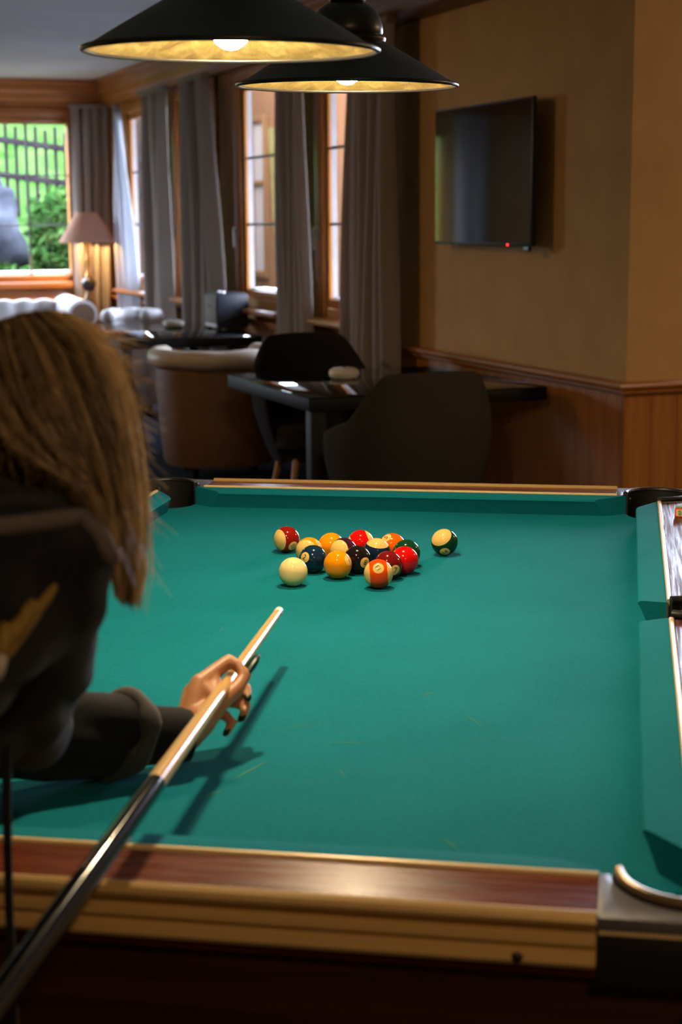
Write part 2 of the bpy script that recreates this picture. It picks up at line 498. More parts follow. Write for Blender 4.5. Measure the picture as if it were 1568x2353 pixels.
# chair rail above the boards
def rail_profile(): return [(0, .762), (.026, .762), (.030, .770), (.030, .778), (.046, .786), (.050, .796), (.046, .806), (.036, .812), (0, .812)]
def sweep(name, path, prof, mat):
    """profile (out, z) swept along points with outward normals"""
    mb = MB(); n = len(prof); vs = []
    for (x, y, nx, ny) in path:
        for o_, z in prof: vs.append((x+nx*o_, y+ny*o_, z))
    fs = []
    for i in range(len(path)-1):
        for k in range(n): fs.append((i*n+k, i*n+(k+1) % n, (i+1)*n+(k+1) % n, (i+1)*n+k))
    fs += [tuple(range(n)), tuple(reversed(range((len(path)-1)*n, len(path)*n)))]
    return struct(mb.add(vs, fs).build(name, mat, angle=25))
XI = XW-.019
YI = YP-.019
sweep('trim_1', [(XI, YF-.001, -1, 0), (XI, YI, -1, -1)], rail_profile(), 'pine_along_y')
sweep('trim_2', [(XI, YI, -1, -1), (5.95, YI, 0, -1)], rail_profile(), 'pine_along_x')
sweep('baseboard_right', [(XI, YF-.001, -1, 0), (XI, YI, -1, -1)], [(0, 0), (.014, 0), (.014, .09), (.006, .10), (0, .10)], 'pine_along_y')
# stepped timber cornice
corn = [(0, 2.795), (.17, 2.795), (.17, 2.765), (.135, 2.75), (.135, 2.69), (.115, 2.675), (.105, 2.62), (.07, 2.60), (.07, 2.56), (0, 2.56)]
sweep('trim_3', [(XW, YF, -1, -1), (XW, 8.62, -1, 0)], corn, 'pine_along_y')
sweep('trim_4', [(FX0, YF, 0, -1), (XW, YF, -1, -1)], corn, 'pine_along_x')
beam = [(0, 2.795), (.19, 2.795), (.19, 2.60), (.16, 2.56), (.10, 2.54), (0, 2.54)]
sweep('trim_5', [(XW, 8.62, -1, 0), (XW, YP, -1, -1)], beam, 'pine_shadowed')
sweep('trim_6', [(XW, YP, -1, -1), (FX1, YP, 0, -1)], beam, 'pine_shadowed')

# ------------------------------------------------------------------ windows
def side_window(idx, yl):
    y0, y1 = yl-WGL, yl
    W_ = sgroup('window_%d' % idx, (XW, yl-WGL/2, WZ0))
    def L(mb): mb.v = [(x-XW, y-(yl-WGL/2), z-WZ0) for x, y, z in mb.v]; return mb
    c2 = MB().box(XW-.022, XW-.001, y1+.04, y1+FR, WZ0-.13, WZ1+.15).box(XW-.022, XW-.001, y0-FR, y0-.04, WZ0-.13, WZ1+.15)
    c2.box(XW-.024, XW-.001, y0-FR, y1+FR, WZ1+.06, WZ1+.155)
    L(c2).build('casing', 'pine', W_, bevel=.004)
    f = MB().box(XW+.002, XW+.026, y1, y1+.039, WZ0-.055, WZ1+.055).box(XW+.002, XW+.026, y0-.039, y0, WZ0-.055, WZ1+.055)
    f.box(XW+.002, XW+.026, y0, y1, WZ1, WZ1+.055).box(XW+.002, XW+.026, y0, y1, WZ0-.055, WZ0)
    L(f).build('frame', 'pine', W_, bevel=.003)
    zz = [WZ0, WZ0+(WZ1-WZ0)/3, WZ0+2*(WZ1-WZ0)/3, WZ1]
    for k in range(3):
        L(MB().box(XW+.028, XW+.031, y0, y1, zz[k]+.004, zz[k+1]-.004)).build('pane', 'window_glass', W_, smooth=False)
    for k in (1, 2):
        L(MB().box(XW+.024, XW+.036, y0, y1, zz[k]-.009, zz[k]+.009)).build('muntin', 'lead_bar', W_, bevel=.002)
    L(MB().box(XW+.042, XW+TR+.10, y0-.02, y1+.02, WZ0-.05, WZ0+.012)).build('outer_sill', 'white_sill', W_, bevel=.003)
    L(MB().box(XW+.0265, XW+TR-.001, y1+.001, y1+.039, WZ0, WZ1)).build('outer_reveal', 'white_render', W_, smooth=False)
    L(MB().box(XW-.16, XW-.002, y0-FR, y1+FR, .865, .893)).build('window_board', 'pine_along_y', W_, bevel=.005)
    h = L(MB().box(XW-.034, XW-.022, y1+.095, y1+.125, 1.38, 1.47).tube([(XW-.034, y1+.11, 1.45), (XW-.062, y1+.11, 1.45), (XW-.064, y1+.11, 1.43), (XW-.060, y1+.11, 1.31)], .008, 8))
    h.build('handle', 'handle_metal', W_, angle=50)
for i, yl in enumerate(WIN_Y): side_window(4-i, yl)
# far window, two columns of three panes per sash
W5 = sgroup('window_5', (2.45, YF, WZ0))
def L5(mb): mb.v = [(x-2.45, y-YF, z-WZ0) for x, y, z in mb.v]; return mb
c = MB().box(FWX0-.12, FWX0-.04, YF-.022, YF-.001, WZ0-.10, WZ1+.16).box(FWX1+.04, FWX1+.12, YF-.022, YF-.001, WZ0-.10, WZ1+.16)
c.box(FWX0-.12, FWX1+.12, YF-.026, YF-.001, WZ1+.06, 2.555)
L5(c).build('casing', 'pine_along_x', W5, bevel=.004)
c = MB().box(FWX0-.039, FWX0, YF+.002, YF+.1, WZ0-.055, WZ1+.055).box(FWX1, FWX1+.039, YF+.002, YF+.1, WZ0-.055, WZ1+.055)
c.box(FWX0, FWX1, YF+.002, YF+.1, WZ1, WZ1+.055).box(FWX0, FWX1, YF+.002, YF+.1, WZ0-.055, WZ0)
L5(c).build('frame', 'pine_along_x', W5, bevel=.003)
L5(MB().box(2.425, 2.475, YF+.03, YF+.085, WZ0, WZ1)).build('meeting_stile', 'pine', W5, bevel=.003)
zz = [WZ0+(WZ1-WZ0)*k/3 for k in range(4)]
for s0, s1 in ((FWX0, 2.425), (2.475, FWX1)):
    mid = 2.825 if s0 > 2 else 2.07
    for k in range(3):
        for a, b_ in ((s0, mid), (mid, s1)):
            L5(MB().box(a+.003, b_-.003, YF+.058, YF+.062, zz[k]+.003, zz[k+1]-.003)).build('pane', 'window_glass', W5, smooth=False)
    for k in (1, 2): L5(MB().box(s0, s1, YF+.053, YF+.067, zz[k]-.007, zz[k]+.007)).build('muntin', 'lead_bar', W5, bevel=.002)
    L5(MB().box(mid-.011, mid+.011, YF+.052, YF+.068, WZ0, WZ1)).build('muntin', 'lead_bar', W5, bevel=.002)
L5(MB().box(FWX0-.02, FWX1+.02, YF+.11, YF+TW+.06, WZ0-.05, WZ0+.03)).build('outer_sill', 'white_sill', W5, bevel=.003)
L5(MB().box(FWX0-.15, FWX1+.15, YF-.10, YF-.002, .885, .945)).build('window_board', 'pine_along_x', W5, bevel=.006)
L5(MB().box(FWX0-.15, FWX1+.15, YF-.03, YF-.002, .0, .88)).build('apron_panel', 'pine_along_x', W5, bevel=.006)
# window in the stub wall that lights the far corner of the pool table
W6 = sgroup('window_6', (4.7, YP, JZ0))
def L6(mb): mb.v = [(x-4.7, y-YP, z-JZ0) for x, y, z in mb.v]; return mb
c = MB().box(JX0, JX0+.06, YP+.03, YP+.12, JZ0, JZ1).box(JX1-.06, JX1, YP+.03, YP+.12, JZ0, JZ1)
c.box(JX0+.06, JX1-.06, YP+.03, YP+.12, JZ1-.06, JZ1).box(JX0+.06, JX1-.06, YP+.03, YP+.12, JZ0, JZ0+.06).box(4.67, 4.73, YP+.03, YP+.12, JZ0+.06, JZ1-.06)
L6(c).build('frame', 'pine', W6, bevel=.003)
zz = [JZ0+.06+(JZ1-JZ0-.12)*k/3 for k in range(4)]
for a, b_ in ((JX0+.06, 4.67), (4.73, JX1-.06)):
    for k in range(3): L6(MB().box(a, b_, YP+.072, YP+.076, zz[k]+.003, zz[k+1]-.003)).build('pane', 'window_glass', W6, smooth=False)
    for k in (1, 2): L6(MB().box(a, b_, YP+.067, YP+.081, zz[k]-.007, zz[k]+.007)).build('muntin', 'lead_bar', W6, bevel=.002)

def added_window(idx, loc, along, w_, h_):  # unseen windows added so more daylight reaches the far end
    Wl = sgroup('window_%d' % idx, loc)
    f = MB().box(-w_/2, -w_/2+.07, .04, .12, 0, h_).box(w_/2-.07, w_/2, .04, .12, 0, h_).box(-.04, .04, .04, .12, .07, h_-.07).box(-w_/2+.07, w_/2-.07, .04, .12, 0, .07).box(-w_/2+.07, w_/2-.07, .04, .12, h_-.07, h_)
    ps = [MB().box(c0, c1, .078, .082, .07, h_-.07) for c0, c1 in ((-w_/2+.07, -.04), (.04, w_/2-.07))]
    for mb in [f]+ps:
        if along == 'y': mb.v = [(y, -x, z) for x, y, z in mb.v]
    f.build('frame', 'pine', Wl, bevel=.003)
    for p in ps: p.build('pane', 'window_glass', Wl, smooth=False)
added_window(7, (.63, YF, WZ0), 'x', 1.5, WZ1-WZ0)
added_window(8, (-2.4, YF, WZ0), 'x', 1.5, WZ1-WZ0)

# ------------------------------------------------------------------ curtains
def curtain(label, edge, z0, z1, folds, amp, xb, mat='curtain_taupe', group='taupe curtains of the window wall', axis='y', phase=0.):
    """edge(t) -> (lo, hi) along the wall for height parameter t (0 bottom, 1 top)"""
    nu, nv = folds*10, 26
    def P(u, v, off):
        lo, hi = edge(v); s = lo+(hi-lo)*u
        ph = phase+u*folds*2*PI
        d = amp*(math.sin(ph)+.35*math.sin(ph*1.7+1.3))*(1.0-.35*v) + .012*math.sin(v*5+u*9)
        s += .25*amp*math.cos(ph)
        z = z0+(z1-z0)*v
        return (xb+d+off, s, z) if axis == 'y' else (s, xb+d+off, z)
    vs = []; fs = []
    for side, off in ((0, 0.), (1, .005)):
        for j in range(nv+1):
            for i in range(nu+1): vs.append(P(i/nu, j/nv, off))
    N = (nu+1)*(nv+1)
    for j in range(nv):
        for i in range(nu):
            a = j*(nu+1)+i; fs.append((a, a+1, a+nu+2, a+nu+1)); fs.append((N+a, N+a+nu+1, N+a+nu+2, N+a+1))
    for j in range(nv):
        for i in (0, nu):
            a = j*(nu+1)+i; fs.append((a, a+nu+1, N+a+nu+1, N+a))
    for i in range(nu):
        for j in (0, nv):
            a = j*(nu+1)+i; fs.append((a, a+1, N+a+1, N+a))
    zb = (z0)
    cy_ = sum(edge(.5))/2
    loc = (xb, cy_, zb) if axis == 'y' else (cy_, xb, zb)
    t = thing('curtain', label, 'curtain', loc, 0, group)
    mb = MB().add([(x-loc[0], y-loc[1], z-loc[2]) for x, y, z in vs], fs)
    mb.build('fabric', mat, t, angle=80)
    hd = MB()
    lo, hi = edge(1.0)
    if axis == 'y': hd.box(-.035, .035, lo-cy_, hi-cy_, z1-z0-.004, z1-z0+.035)
    else: hd.box(lo-cy_, hi-cy_, -.035, .035, z1-z0-.004, z1-z0+.035)
    hd.build('heading_tape', 'curtain_taupe', t, bevel=.006)
    return t
def lerp(a, b, t): return a+(b-a)*t
curtain('long grey curtain next to the corner, behind the tan armchair\'s table', lambda t: (12.80, 13.52), .02, 2.52, 3, .045, 3.43, phase=.5)['label'] = 'straight grey curtain hanging between the pale lit curtain and the pier with the wall switch'
curtain('wide grey curtain behind the black speaker box, bulging at its near edge', lambda t: (lerp(11.36, 11.62, t**3), lerp(12.30, 12.26, t)), .02, 2.52, 4, .05, 3.42, phase=1.4)
curtain('grey curtain with a bright fold between the window handle and the glass beside it', lambda t: (9.48+.10*math.sin(PI*t)*0+lerp(.06, .16, t*t), lerp(10.10, 10.13, t)), .02, 2.52, 5, .04, 3.44, phase=2.2)
curtain('floor length grey curtain ending against the plain wall beside the television', lambda t: (8.17, 8.77+.16*(1-t)**.8*(.9+.25*math.sin(PI*t))), .02, 2.52, 6, .045, 3.43, phase=.9)
curtain('brown curtain behind the table lamp beside the far window', lambda t: (lerp(3.17, 3.19, t), lerp(3.50, 3.56, t)), .02, 2.54, 4, .045, YF-.17, axis='x', group='curtains of the far corner', phase=.3)
def pale(t):
    z = .02+2.48*t
    wd = .045+.60*max(0, math.sin(PI*min(1, max(0, (2.5-z)/2.9)))) if z > .6 else .045+.60*math.sin(PI*1.9/2.9)*.8
    c_ = 14.70-.24*max(0, (2.5-z)/1.5) if z > 1.0 else 14.46
    return (c_-wd/2, c_+wd/2)
curtain('pale curtain drawn back beside the middle far window', lambda t: (-.50, -.16), .02, 2.54, 3, .04, YF-.17, mat='curtain_pale', axis='x', group='curtains of the far wall')
curtain('pale bluish curtain panel lit from behind in the far corner', pale, .02, 2.50, 4, .025, 3.49, mat='curtain_pale', group='curtains of the far corner')

# ------------------------------------------------------------------ outdoors
def hz_(x, y):
    base = .62 + max(0, y-16.2)*.20 + max(0, y-19)*.22 + max(0, y-22)*.18 - .03*(x-3)
    return base + .12*noise.noise(Vector((x*.9, y*.9, 0)))
nx, ny = 46, 46
vs = []; fs = []
for j in range(ny+1):
    for i in range(nx+1):
        y = 16.0+22*(j/ny)**1.5; xm = .214*y+.12; x = -5+(xm+5)*i/nx; vs.append((x, y, hz_(x, y)))
for j in range(ny):
    for i in range(nx):
        a = j*(nx+1)+i; fs.append((a, a+1, a+nx+2, a+nx+1))
n0 = len(vs)
b0 = [(x, y, -.3) for x, y, z in vs]
vs2 = vs + [(-5, 16, -.3), (3.544, 16, -.3), (8.25, 38, -.3), (-5, 38, -.3)]
rim = []
edge_l = [j*(nx+1) for j in range(ny+1)]; edge_r = [j*(nx+1)+nx for j in range(ny+1)]
fs += [tuple([n0, n0+1]+list(reversed(range(nx+1)))), tuple([n0+1, n0+2]+list(reversed(edge_r))), tuple([n0+3, n0]+edge_l)]
hill = struct(MB().add(vs2, fs).build('hillside', 'meadow', angle=80))
struct(MB().box(-60, 60, -40, 80, -.5, -.3).build('ground', 'gravel', smooth=False))

fence = thing('picket_fence', 'weathered wooden picket fence on the green slope outside the far window', 'fence', (3.6, 19.6, 1.6))
picket_me = MB().prism([(-.022, -.012), (.022, -.012), (.022, .012), (-.022, .012)], -.55, .50).mesh('picket', bevel=.004, seg=1)
picket_me.materials.append(MATS['fence_wood'])
k = 0
x = -1.7
while x < 2.4:
    link('picket', picket_me, None, fence, (x, .35*x*.2, .52-.125*x+.03*math.sin(k*2.3)))
    x += .118; k += 1
for dz in (.36, -.14):
    MB().bar((-1.8, -.15, .52+.225+dz*.8), (2.5, .15, .52-.31+dz*.8), .035, .075).build('rail', 'fence_wood', fence, bevel=.004)
for px in (-.62, 1.5):
    MB().box(px-.05, px+.05, .03, .13, -.75, 1.02-.125*px).build('post', 'fence_wood', fence, bevel=.006)
def rockmesh(r, seed):
    mb = MB().ell((0, 0, 0), r, n=26, m_=18)
    mb.v = [tuple(Vector(p)*(1+.40*noise.noise(Vector(p)*2.6+Vector((seed, 0, 0)))+.20*noise.noise(Vector(p)*6+Vector((0, seed, 0))))) for p in mb.v]
    return mb
rk = rockmesh((.60, .42, .60), 3).build('boulder', 'rock', angle=70, weld=True)
rk.location = (2.60, 17.9, 1.42)
tag(rk, 'pale grey boulder on the slope below the picket fence', 'rock')
def leafbush(label, c, r, n, seed, mats, group):
    rnd = random.Random(seed)
    t = thing('bush', label, 'bush', (c[0], c[1], c[2]-r[2]), 0, group)
    for mi, mt in enumerate(mats):
        mb = MB()
        for _ in range(n):
            d = Vector((rnd.gauss(0, 1), rnd.gauss(0, 1), rnd.gauss(0, 1))).normalized()*rnd.uniform(.55, 1.05)
            p = Vector((d.x*r[0], d.y*r[1], d.z*r[2]+r[2]))
            a = Vector((rnd.uniform(-1, 1), rnd.uniform(-1, 1), rnd.uniform(-.3, 1))).normalized()
            s_ = a.cross(Vector((rnd.uniform(-1, 1), rnd.uniform(-1, 1), rnd.uniform(-1, 1)))).normalized()
            l_, w_ = rnd.uniform(.05, .10), rnd.uniform(.018, .035)
            mb.add([p-a*l_, p+s_*w_, p+a*l_, p-s_*w_], [(0, 1, 2, 3)])
        o = mb.build('foliage', mt, t, smooth=False); o['kind'] = 'stuff'
    MB().tube([(0, 0, -.3), (.02, 0, r[2])], [.03, .012], 6).build('stem', 'fence_wood', t)
leafbush('leafy light green bush beside the boulder, seen behind the table lamp', (3.50, 17.45, 1.02), (.30, .28, .40), 420, 1, ['leaf_a', 'leaf_b'], 'bushes outside the far window')
leafbush('low green bush in front of the boulder at the window sill', (2.75, 16.85, .82), (.45, .20, .26), 360, 2, ['leaf_a', 'leaf_b'], 'bushes outside the far window')
leafbush('tall pale green bush growing up against the picket fence', (3.75, 18.6, 1.45), (.42, .35, .45), 420, 3, ['leaf_b', 'leaf_a'], 'bushes outside the far window')
leafbush('round green bush on the far side of the boulder from the lamp', (1.55, 17.5, 1.1), (.35, .3, .45), 300, 4, ['leaf_a', 'leaf_b'], 'bushes outside the far window')

house = thing('timber_house', 'pale timber clad house standing outside the side windows', 'house', (9.2, 15, -.3))
bme = MB().box(0, .05, .003, .297, 0, 4.6).mesh('board', bevel=.006, seg=1); bme.materials.append(MATS['facade_board'])
y = 0
while y < 26:
    link('board', bme, None, house, (0, y, 0)); y += .30
MB().box(.051, .3, 0, 26, 0, 4.6).build('wall', 'facade_board', house, smooth=False)
for wy in (4.5, 12.95, 20.5):
    wn = MB().box(-.06, -.001, wy-.42, wy-.30, .80, 3.62).box(-.06, -.001, wy+.30, wy+.42, .80, 3.62).box(-.06, -.001, wy-.30, wy+.30, 3.50, 3.62).box(-.06, -.001, wy-.30, wy+.30, .80, .92).box(-.06, -.001, wy-.30, wy+.30, 2.42, 2.50).build('window', 'facade_trim', house, bevel=.005)
    MB().box(-.02, -.002, wy-.30, wy+.30, .92, 3.50).build('pane', 'blind_beige', wn, smooth=False)

# ------------------------------------------------------------------ pool table
BZ = .79
RT = BZ+.045
PA = math.radians(30.93)
TO = Vector((.9637, 2.6421, 0))
T = thing('pool_table', 'pool table with teal cloth, rosewood rails and gold trim', 'pool table', TO, -PA)
def t2w(x, y, z): return Vector((x*math.cos(PA)+y*math.sin(PA)+TO.x, -x*math.sin(PA)+y*math.cos(PA)+TO.y, z))
PC, PR = (.61, 1.17), .073     # corner pocket
SC_, SR = (.642, 0.), .056     # side pocket
OX, OY = .715, 1.275           # outer edge of the rails
def mir(poly, sx, sy):
    p = [(x*sx, y*sy) for x, y in poly]
    return p if sx*sy > 0 else list(reversed(p))
# bed with bites taken out for the pockets
q = arc(PC, .070, 180, 270, 8)
side = arc(SC_, .056, 124, 236, 8)
poly = q + side + mir(q, 1, -1) + mir(q, -1, -1) + [(-x, -y) for x, y in side] + mir(q, -1, 1)
MB().prism(poly, BZ-.03, BZ).build('bed', 'cloth', T, smooth=False)
# chalk scuffs rubbed into the cloth
for (x0, y0, x1, y1, wd) in ((.235, -.415, .262, -.395, .003), (.045, -.83, .075, -.74, .0035), (.02, -.90, .045, -.86, .003), (-.03, -.80, -.02, -.78, .003), (.31, -.50, .345, -.56, .002), (.13, -.66, .21, -.65, .002), (.05, -.62, .13, -.56, .0015), (.33, -.98, .36, -1.02, .0025), (.17, -.76, .19, -.80, .0015)):
    a, b_ = Vector((x0, y0, BZ+.0004)), Vector((x1, y1, BZ+.0004)); d = (b_-a).normalized(); n = Vector((-d.y, d.x, 0))
    MB().add([a, a.lerp(b_, .4)+n*wd, b_, a.lerp(b_, .6)-n*wd*.8], [(0, 1, 2, 3)]).build('chalk_scuff', 'scuff', T, smooth=False)
# cushions
prof = [(.0, .037), (.002, .0405), (.007, .0425), (.05, .045), (.05, -.004), (.02, -.004), (.006, .028)]
def cushion(n0, n1, b0, b1, out):
    """nose end points, back end points (2d); out = unit vector towards the rail"""
    mb = MB(); vs = []
    N = 14
    for k in range(N+1):
        t = k/N
        for d, z in prof:
            s = d/.05
            a = Vector(n0).lerp(Vector(b0), s); b_ = Vector(n1).lerp(Vector(b1), s)
            a = Vector((a.x, a.y)); p = a.lerp(b_, t)
            vs.append((p.x, p.y, BZ+z))
    m_ = len(prof); fs = []
    for k in range(N):
        for i in range(m_): fs.append((k*m_+i, k*m_+(i+1) % m_, (k+1)*m_+(i+1) % m_, (k+1)*m_+i))
    fs += [tuple(range(m_)), tuple(reversed(range(N*m_, (N+1)*m_)))]
    mb.add(vs, fs).build('cushion', 'cloth', T, angle=35)
for sx in (1, -1):
    for sy in (1, -1):
        cushion((sx*.56, sy*.077), (sx*.56, sy*1.023), (sx*.61, sy*.056), (sx*.61, sy*1.097), (sx, 0))
for sy in (1, -1):
    cushion((-.463, sy*1.12), (.463, sy*1.12), (-.537, sy*1.17), (.537, sy*1.17), (0, sy))
# rails, feather strips, outer gold trim
flute = [(0, .004), (.007, .006), (.013, .003), (.016, -.002), (.014, -.007), (.004, -.012), (.003, -.019), (.010, -.022), (.011, -.028), (.004, -.031), (.004, -.036), (.011, -.039), (.013, -.047), (.010, -.052), (0, -.056)]
def straight(name, prof_, mat, a, b_, out):
    """profile (outwards, z) along the 2d segment a-b"""
    vs = []; m_ = len(prof_)
    for p in (a, b_):
        for d, z in prof_: vs.append((p[0]+out[0]*d, p[1]+out[1]*d, RT+z))
    fs = [(i, (i+1) % m_, m_+(i+1) % m_, m_+i) for i in range(m_)] + [tuple(range(m_)), tuple(reversed(range(m_, 2*m_)))]
    MB().add(vs, fs).build(name, mat, T, angle=30)
for sx in (1, -1):
    for sy in (1, -1):
        MB().box(*sorted((sx*.6195, sx*(OX-.006))), *sorted((sy*.068, sy*1.088)), BZ-.02, RT).build('rail', 'rosewood_y', T, bevel=.001, seg=1)
        straight('feather_strip', [(0, -.03), (0, .002), (.002, .004), (.007, .004), (.009, .002), (.009, -.03)], 'gold_trim', (sx*.6102, sy*.066), (sx*.6102, sy*1.088), (sx, 0))
        straight('edge_trim', flute, 'gold_fluted', (sx*(OX-.005), sy*.10), (sx*(OX-.005), sy*1.088), (sx, 0))
for sy in (1, -1):
    MB().box(-.515, .515, *sorted((sy*1.1795, sy*(OY-.006))), BZ-.02, RT).build('rail', 'rosewood_x', T, bevel=.001, seg=1)
    straight('feather_strip', [(0, -.03), (0, .002), (.002, .004), (.007, .004), (.009, .002), (.009, -.03)], 'gold_trim', (-.515, sy*1.1702), (.515, sy*1.1702), (0, sy))
    straight('edge_trim', flute, 'gold_fluted', (-.515, sy*(OY-.005)), (.515, sy*(OY-.005)), (0, sy))
for sy in (1, -1):
    for px in (-.36, 0.0, .36):
        pass
# trim screws on the near and far edge
for px in (-.22, .44):
    MB().ell((px, -OY-.007, RT-.044), (.006, .003, .006), n=10, m_=6).build('trim_screw', 'black_rubber', T)
# corner castings with the pocket cut out
for sx in (1, -1):
    for sy in (1, -1):
        pl = [(.5155, 1.171), (.528, 1.171)] + list(arc(PC, .0825, 178, -88, 26)) + [(.611, 1.0885), (OX+.004, 1.0885)]
        pl += arc((OX-.046, OY-.046), .05, 0, 90, 6) + [(.5155, OY+.004)]
        cc = MB().prism(mir(pl, sx, sy), RT-.012, RT+.001).build('corner_casting', 'grey_casting', T, bevel=.0025, seg=2, angle=50)
        lo = [(.52, 1.19), (OX-.01, 1.09)]
        ap = [(.516, OY-.02), (.516, OY+.002), (OX-.042, OY+.002)] + arc((OX-.046, OY-.046), .048, 80, 10, 5) + [(OX+.002, 1.09), (OX-.02, 1.09), (OX-.02, OY-.05), (OX-.05, OY-.02)]
        MB().prism(mir(ap, sx, sy), RT-.070, RT-.0165).build('corner_apron', 'black_plastic', T, bevel=.003)
        st3 = [(x*1.002, y*1.001) for x, y in ap]
        MB().prism(mir(st3, sx, sy), RT-.0163, RT-.0122).build('casting_strip', 'gold_trim', T)
        # liner wall + bead
        A = arc((0, 0), 1, 180, -90, 26)
        mb = MB(); vs = []; fs = []
        for (cx, cy) in A:
            for rr, z in ((PR-.004, BZ-.09), (PR-.004, RT+.004), (PR+.006, RT+.004), (PR+.006, BZ-.09)):
                vs.append((sx*(PC[0]+rr*cx), sy*(PC[1]+rr*cy), z))
        for k in range(len(A)-1):
            for i in range(4): fs.append((k*4+i, k*4+(i+1) % 4, (k+1)*4+(i+1) % 4, (k+1)*4+i))
        fs += [(0, 1, 2, 3), tuple(len(vs)-4+i for i in (3, 2, 1, 0))]
        ln = mb.add(vs, fs).build('pocket_liner', 'black_rubber', T, angle=50)
        MB().tube([(sx*(PC[0]+(PR+.001)*cx), sy*(PC[1]+(PR+.001)*cy), RT+.005) for cx, cy in A], .0062, 10).build('liner_bead', 'bronze_rim' if sy < 0 else 'black_rubber', ln, angle=60)
        for an in (158, -68):
            cx, cy = math.cos(math.radians(an)), math.sin(math.radians(an))
            for dz in (.012,):
                MB().ell((sx*(PC[0]+(PR-.004)*cx), sy*(PC[1]+(PR-.004)*cy), RT-dz), (.0035,)*3, n=8, m_=6).build('screw', 'screw_metal', ln)
        MB().lathe([(.062, BZ-.22), (.066, BZ-.20), (.0685, BZ-.091)], 20, (sx*PC[0], sy*PC[1], 0), close=True).build('pocket_cup', 'black_rubber', T)
    # side pocket
    A = arc((0, 0), 1, 116, -116, 20)
    vs = []; fs = []
    for cx, cy in A:
        for rr, z in ((SR-.004, BZ-.09), (SR-.004, RT+.004), (SR+.006, RT+.004), (SR+.006, BZ-.09)):
            vs.append((sx*(SC_[0]+rr*cx), SC_[1]+rr*cy, z))
    for k in range(len(A)-1):
        for i in range(4): fs.append((k*4+i, k*4+(i+1) % 4, (k+1)*4+(i+1) % 4, (k+1)*4+i))
    fs += [(0, 1, 2, 3), tuple(len(vs)-4+i for i in (3, 2, 1, 0))]
    ln = MB().add(vs, fs).build('pocket_liner', 'black_rubber', T, angle=50)
    MB().tube([(sx*(SC_[0]+(SR+.001)*cx), SC_[1]+(SR+.001)*cy, RT+.005) for cx, cy in A], .008, 10).build('liner_bead', 'black_rubber', ln, angle=60)
    for s in (1, -1):
        cx, cy = math.cos(math.radians(95*s)), math.sin(math.radians(95*s))
        MB().ell((sx*(SC_[0]+(SR-.004)*cx), (SR-.004)*cy, RT-.014), (.0035,)*3, n=8, m_=6).build('screw', 'screw_metal', ln)
    MB().box(*sorted((sx*(OX-.008), sx*(OX+.006))), -.099, .099, RT-.056, RT+.001).build('side_casting', 'grey_casting', T, bevel=.003)
    MB().lathe([(.05, BZ-.2), (.051, BZ-.18), (.0515, BZ-.091)], 20, (sx*SC_[0], 0, 0)).build('pocket_cup', 'black_rubber', T)
# cabinet and legs
cab = MB()
def ring(x, y, z): return [(-x, -y, z), (x, -y, z), (x, y, z), (-x, y, z)]
vs = ring(.695, 1.255, RT-.058) + ring(.66, 1.22, .50) + ring(.645, 1.205, .47)
fs = [(i+4*k, (i+1) % 4+4*k, (i+1) % 4+4*k+4, i+4*k+4) for k in range(2) for i in range(4)] + [(11, 10, 9, 8)]
cab.add(vs, fs).build('cabinet', 'cabinet_wood', T, bevel=.004)
for sx in (1, -1):
    for sy in (1, -1):
        cxx, cyy = sx*.46, sy*.95
        vs = [(cxx+a*.10, cyy+b_*.10, .52) for a, b_ in ((-1,-1),(1,-1),(1,1),(-1,1))] + [(cxx+a*.07, cyy+b_*.07, .04) for a, b_ in ((-1,-1),(1,-1),(1,1),(-1,1))]
        lg = MB().add(vs, [(0,1,2,3),(7,6,5,4)]+[(i, (i+1) % 4, 4+(i+1) % 4, 4+i) for i in range(4)]).build('leg', 'cabinet_wood', T, bevel=.006)
        MB().lathe([(.05, 0), (.055, .008), (.05, .04)], 16, (cxx, cyy, 0)).build('levelling_foot', 'black_plastic', lg)

# ------------------------------------------------------------------ balls
BALLS = [
  ('cue', (1.0221,2.9406), (0.5756,-0.0909,-0.0566,-0.8107)),
  ('1', (1.1266,2.9694), (0.8670,-0.1782,-0.1510,-0.4402)),
  ('13', (1.1691,2.8587), (0.5482,0.2163,-0.6961,-0.4100)),
  ('2', (1.1002,3.0405), (0.2520,-0.1417,-0.0234,-0.9570)),
  ('8', (1.1805,2.9993), (0.7831,-0.0287,0.0648,-0.6178)),
  ('7', (1.2172,2.9244), (0.7530,0.0183,0.1090,-0.6487)),
  ('3', (1.2657,2.9556), (0.8445,-0.1117,0.1698,0.4955)),
  ('6', (1.2980,3.0204), (0.7037,0.2162,0.6735,-0.0673)),
  ('10', (1.2465,3.0570), (0.8651,0.0839,0.0720,-0.4892)),
  ('5', (1.2975,3.0947), (0.0037,-0.4514,0.2421,-0.8588)),
  ('11', (1.2503,3.1557), (0.2613,-0.8008,-0.1579,0.5153)),
  ('12', (1.1850,3.0882), (0.4423,0.6198,-0.0021,-0.6483)),
  ('y', (1.1807,3.1498), (0.7957,-0.1385,0.2076,0.5518)),
  ('9', (1.1207,3.1205), (0.7731,0.4654,-0.4310,-0.0049)),
  ('15', (1.1181,3.2568), (0.4680,0.6272,-0.3052,-0.5427)),
  ('14', (1.4180,3.0942), (0.4612,0.3699,0.0113,-0.8065)),
]
BC = {'1': (.85, .285, .002), '2': (.006, .022, .055), '3': (.66, .005, .004), '5': (.86, .115, .002), '6': (.004, .045, .016), '7': (.16, .006, .006),
      '8': (.010, .007, .006), '9': (.85, .285, .002), '10': (.006, .020, .050), '11': (.66, .005, .005), '12': (.040, .008, .022), '13': (.80, .065, .002),
      '14': (.004, .045, .018), '15': (.24, .008, .004), 'y': (.85, .285, .002), 'cue': None}
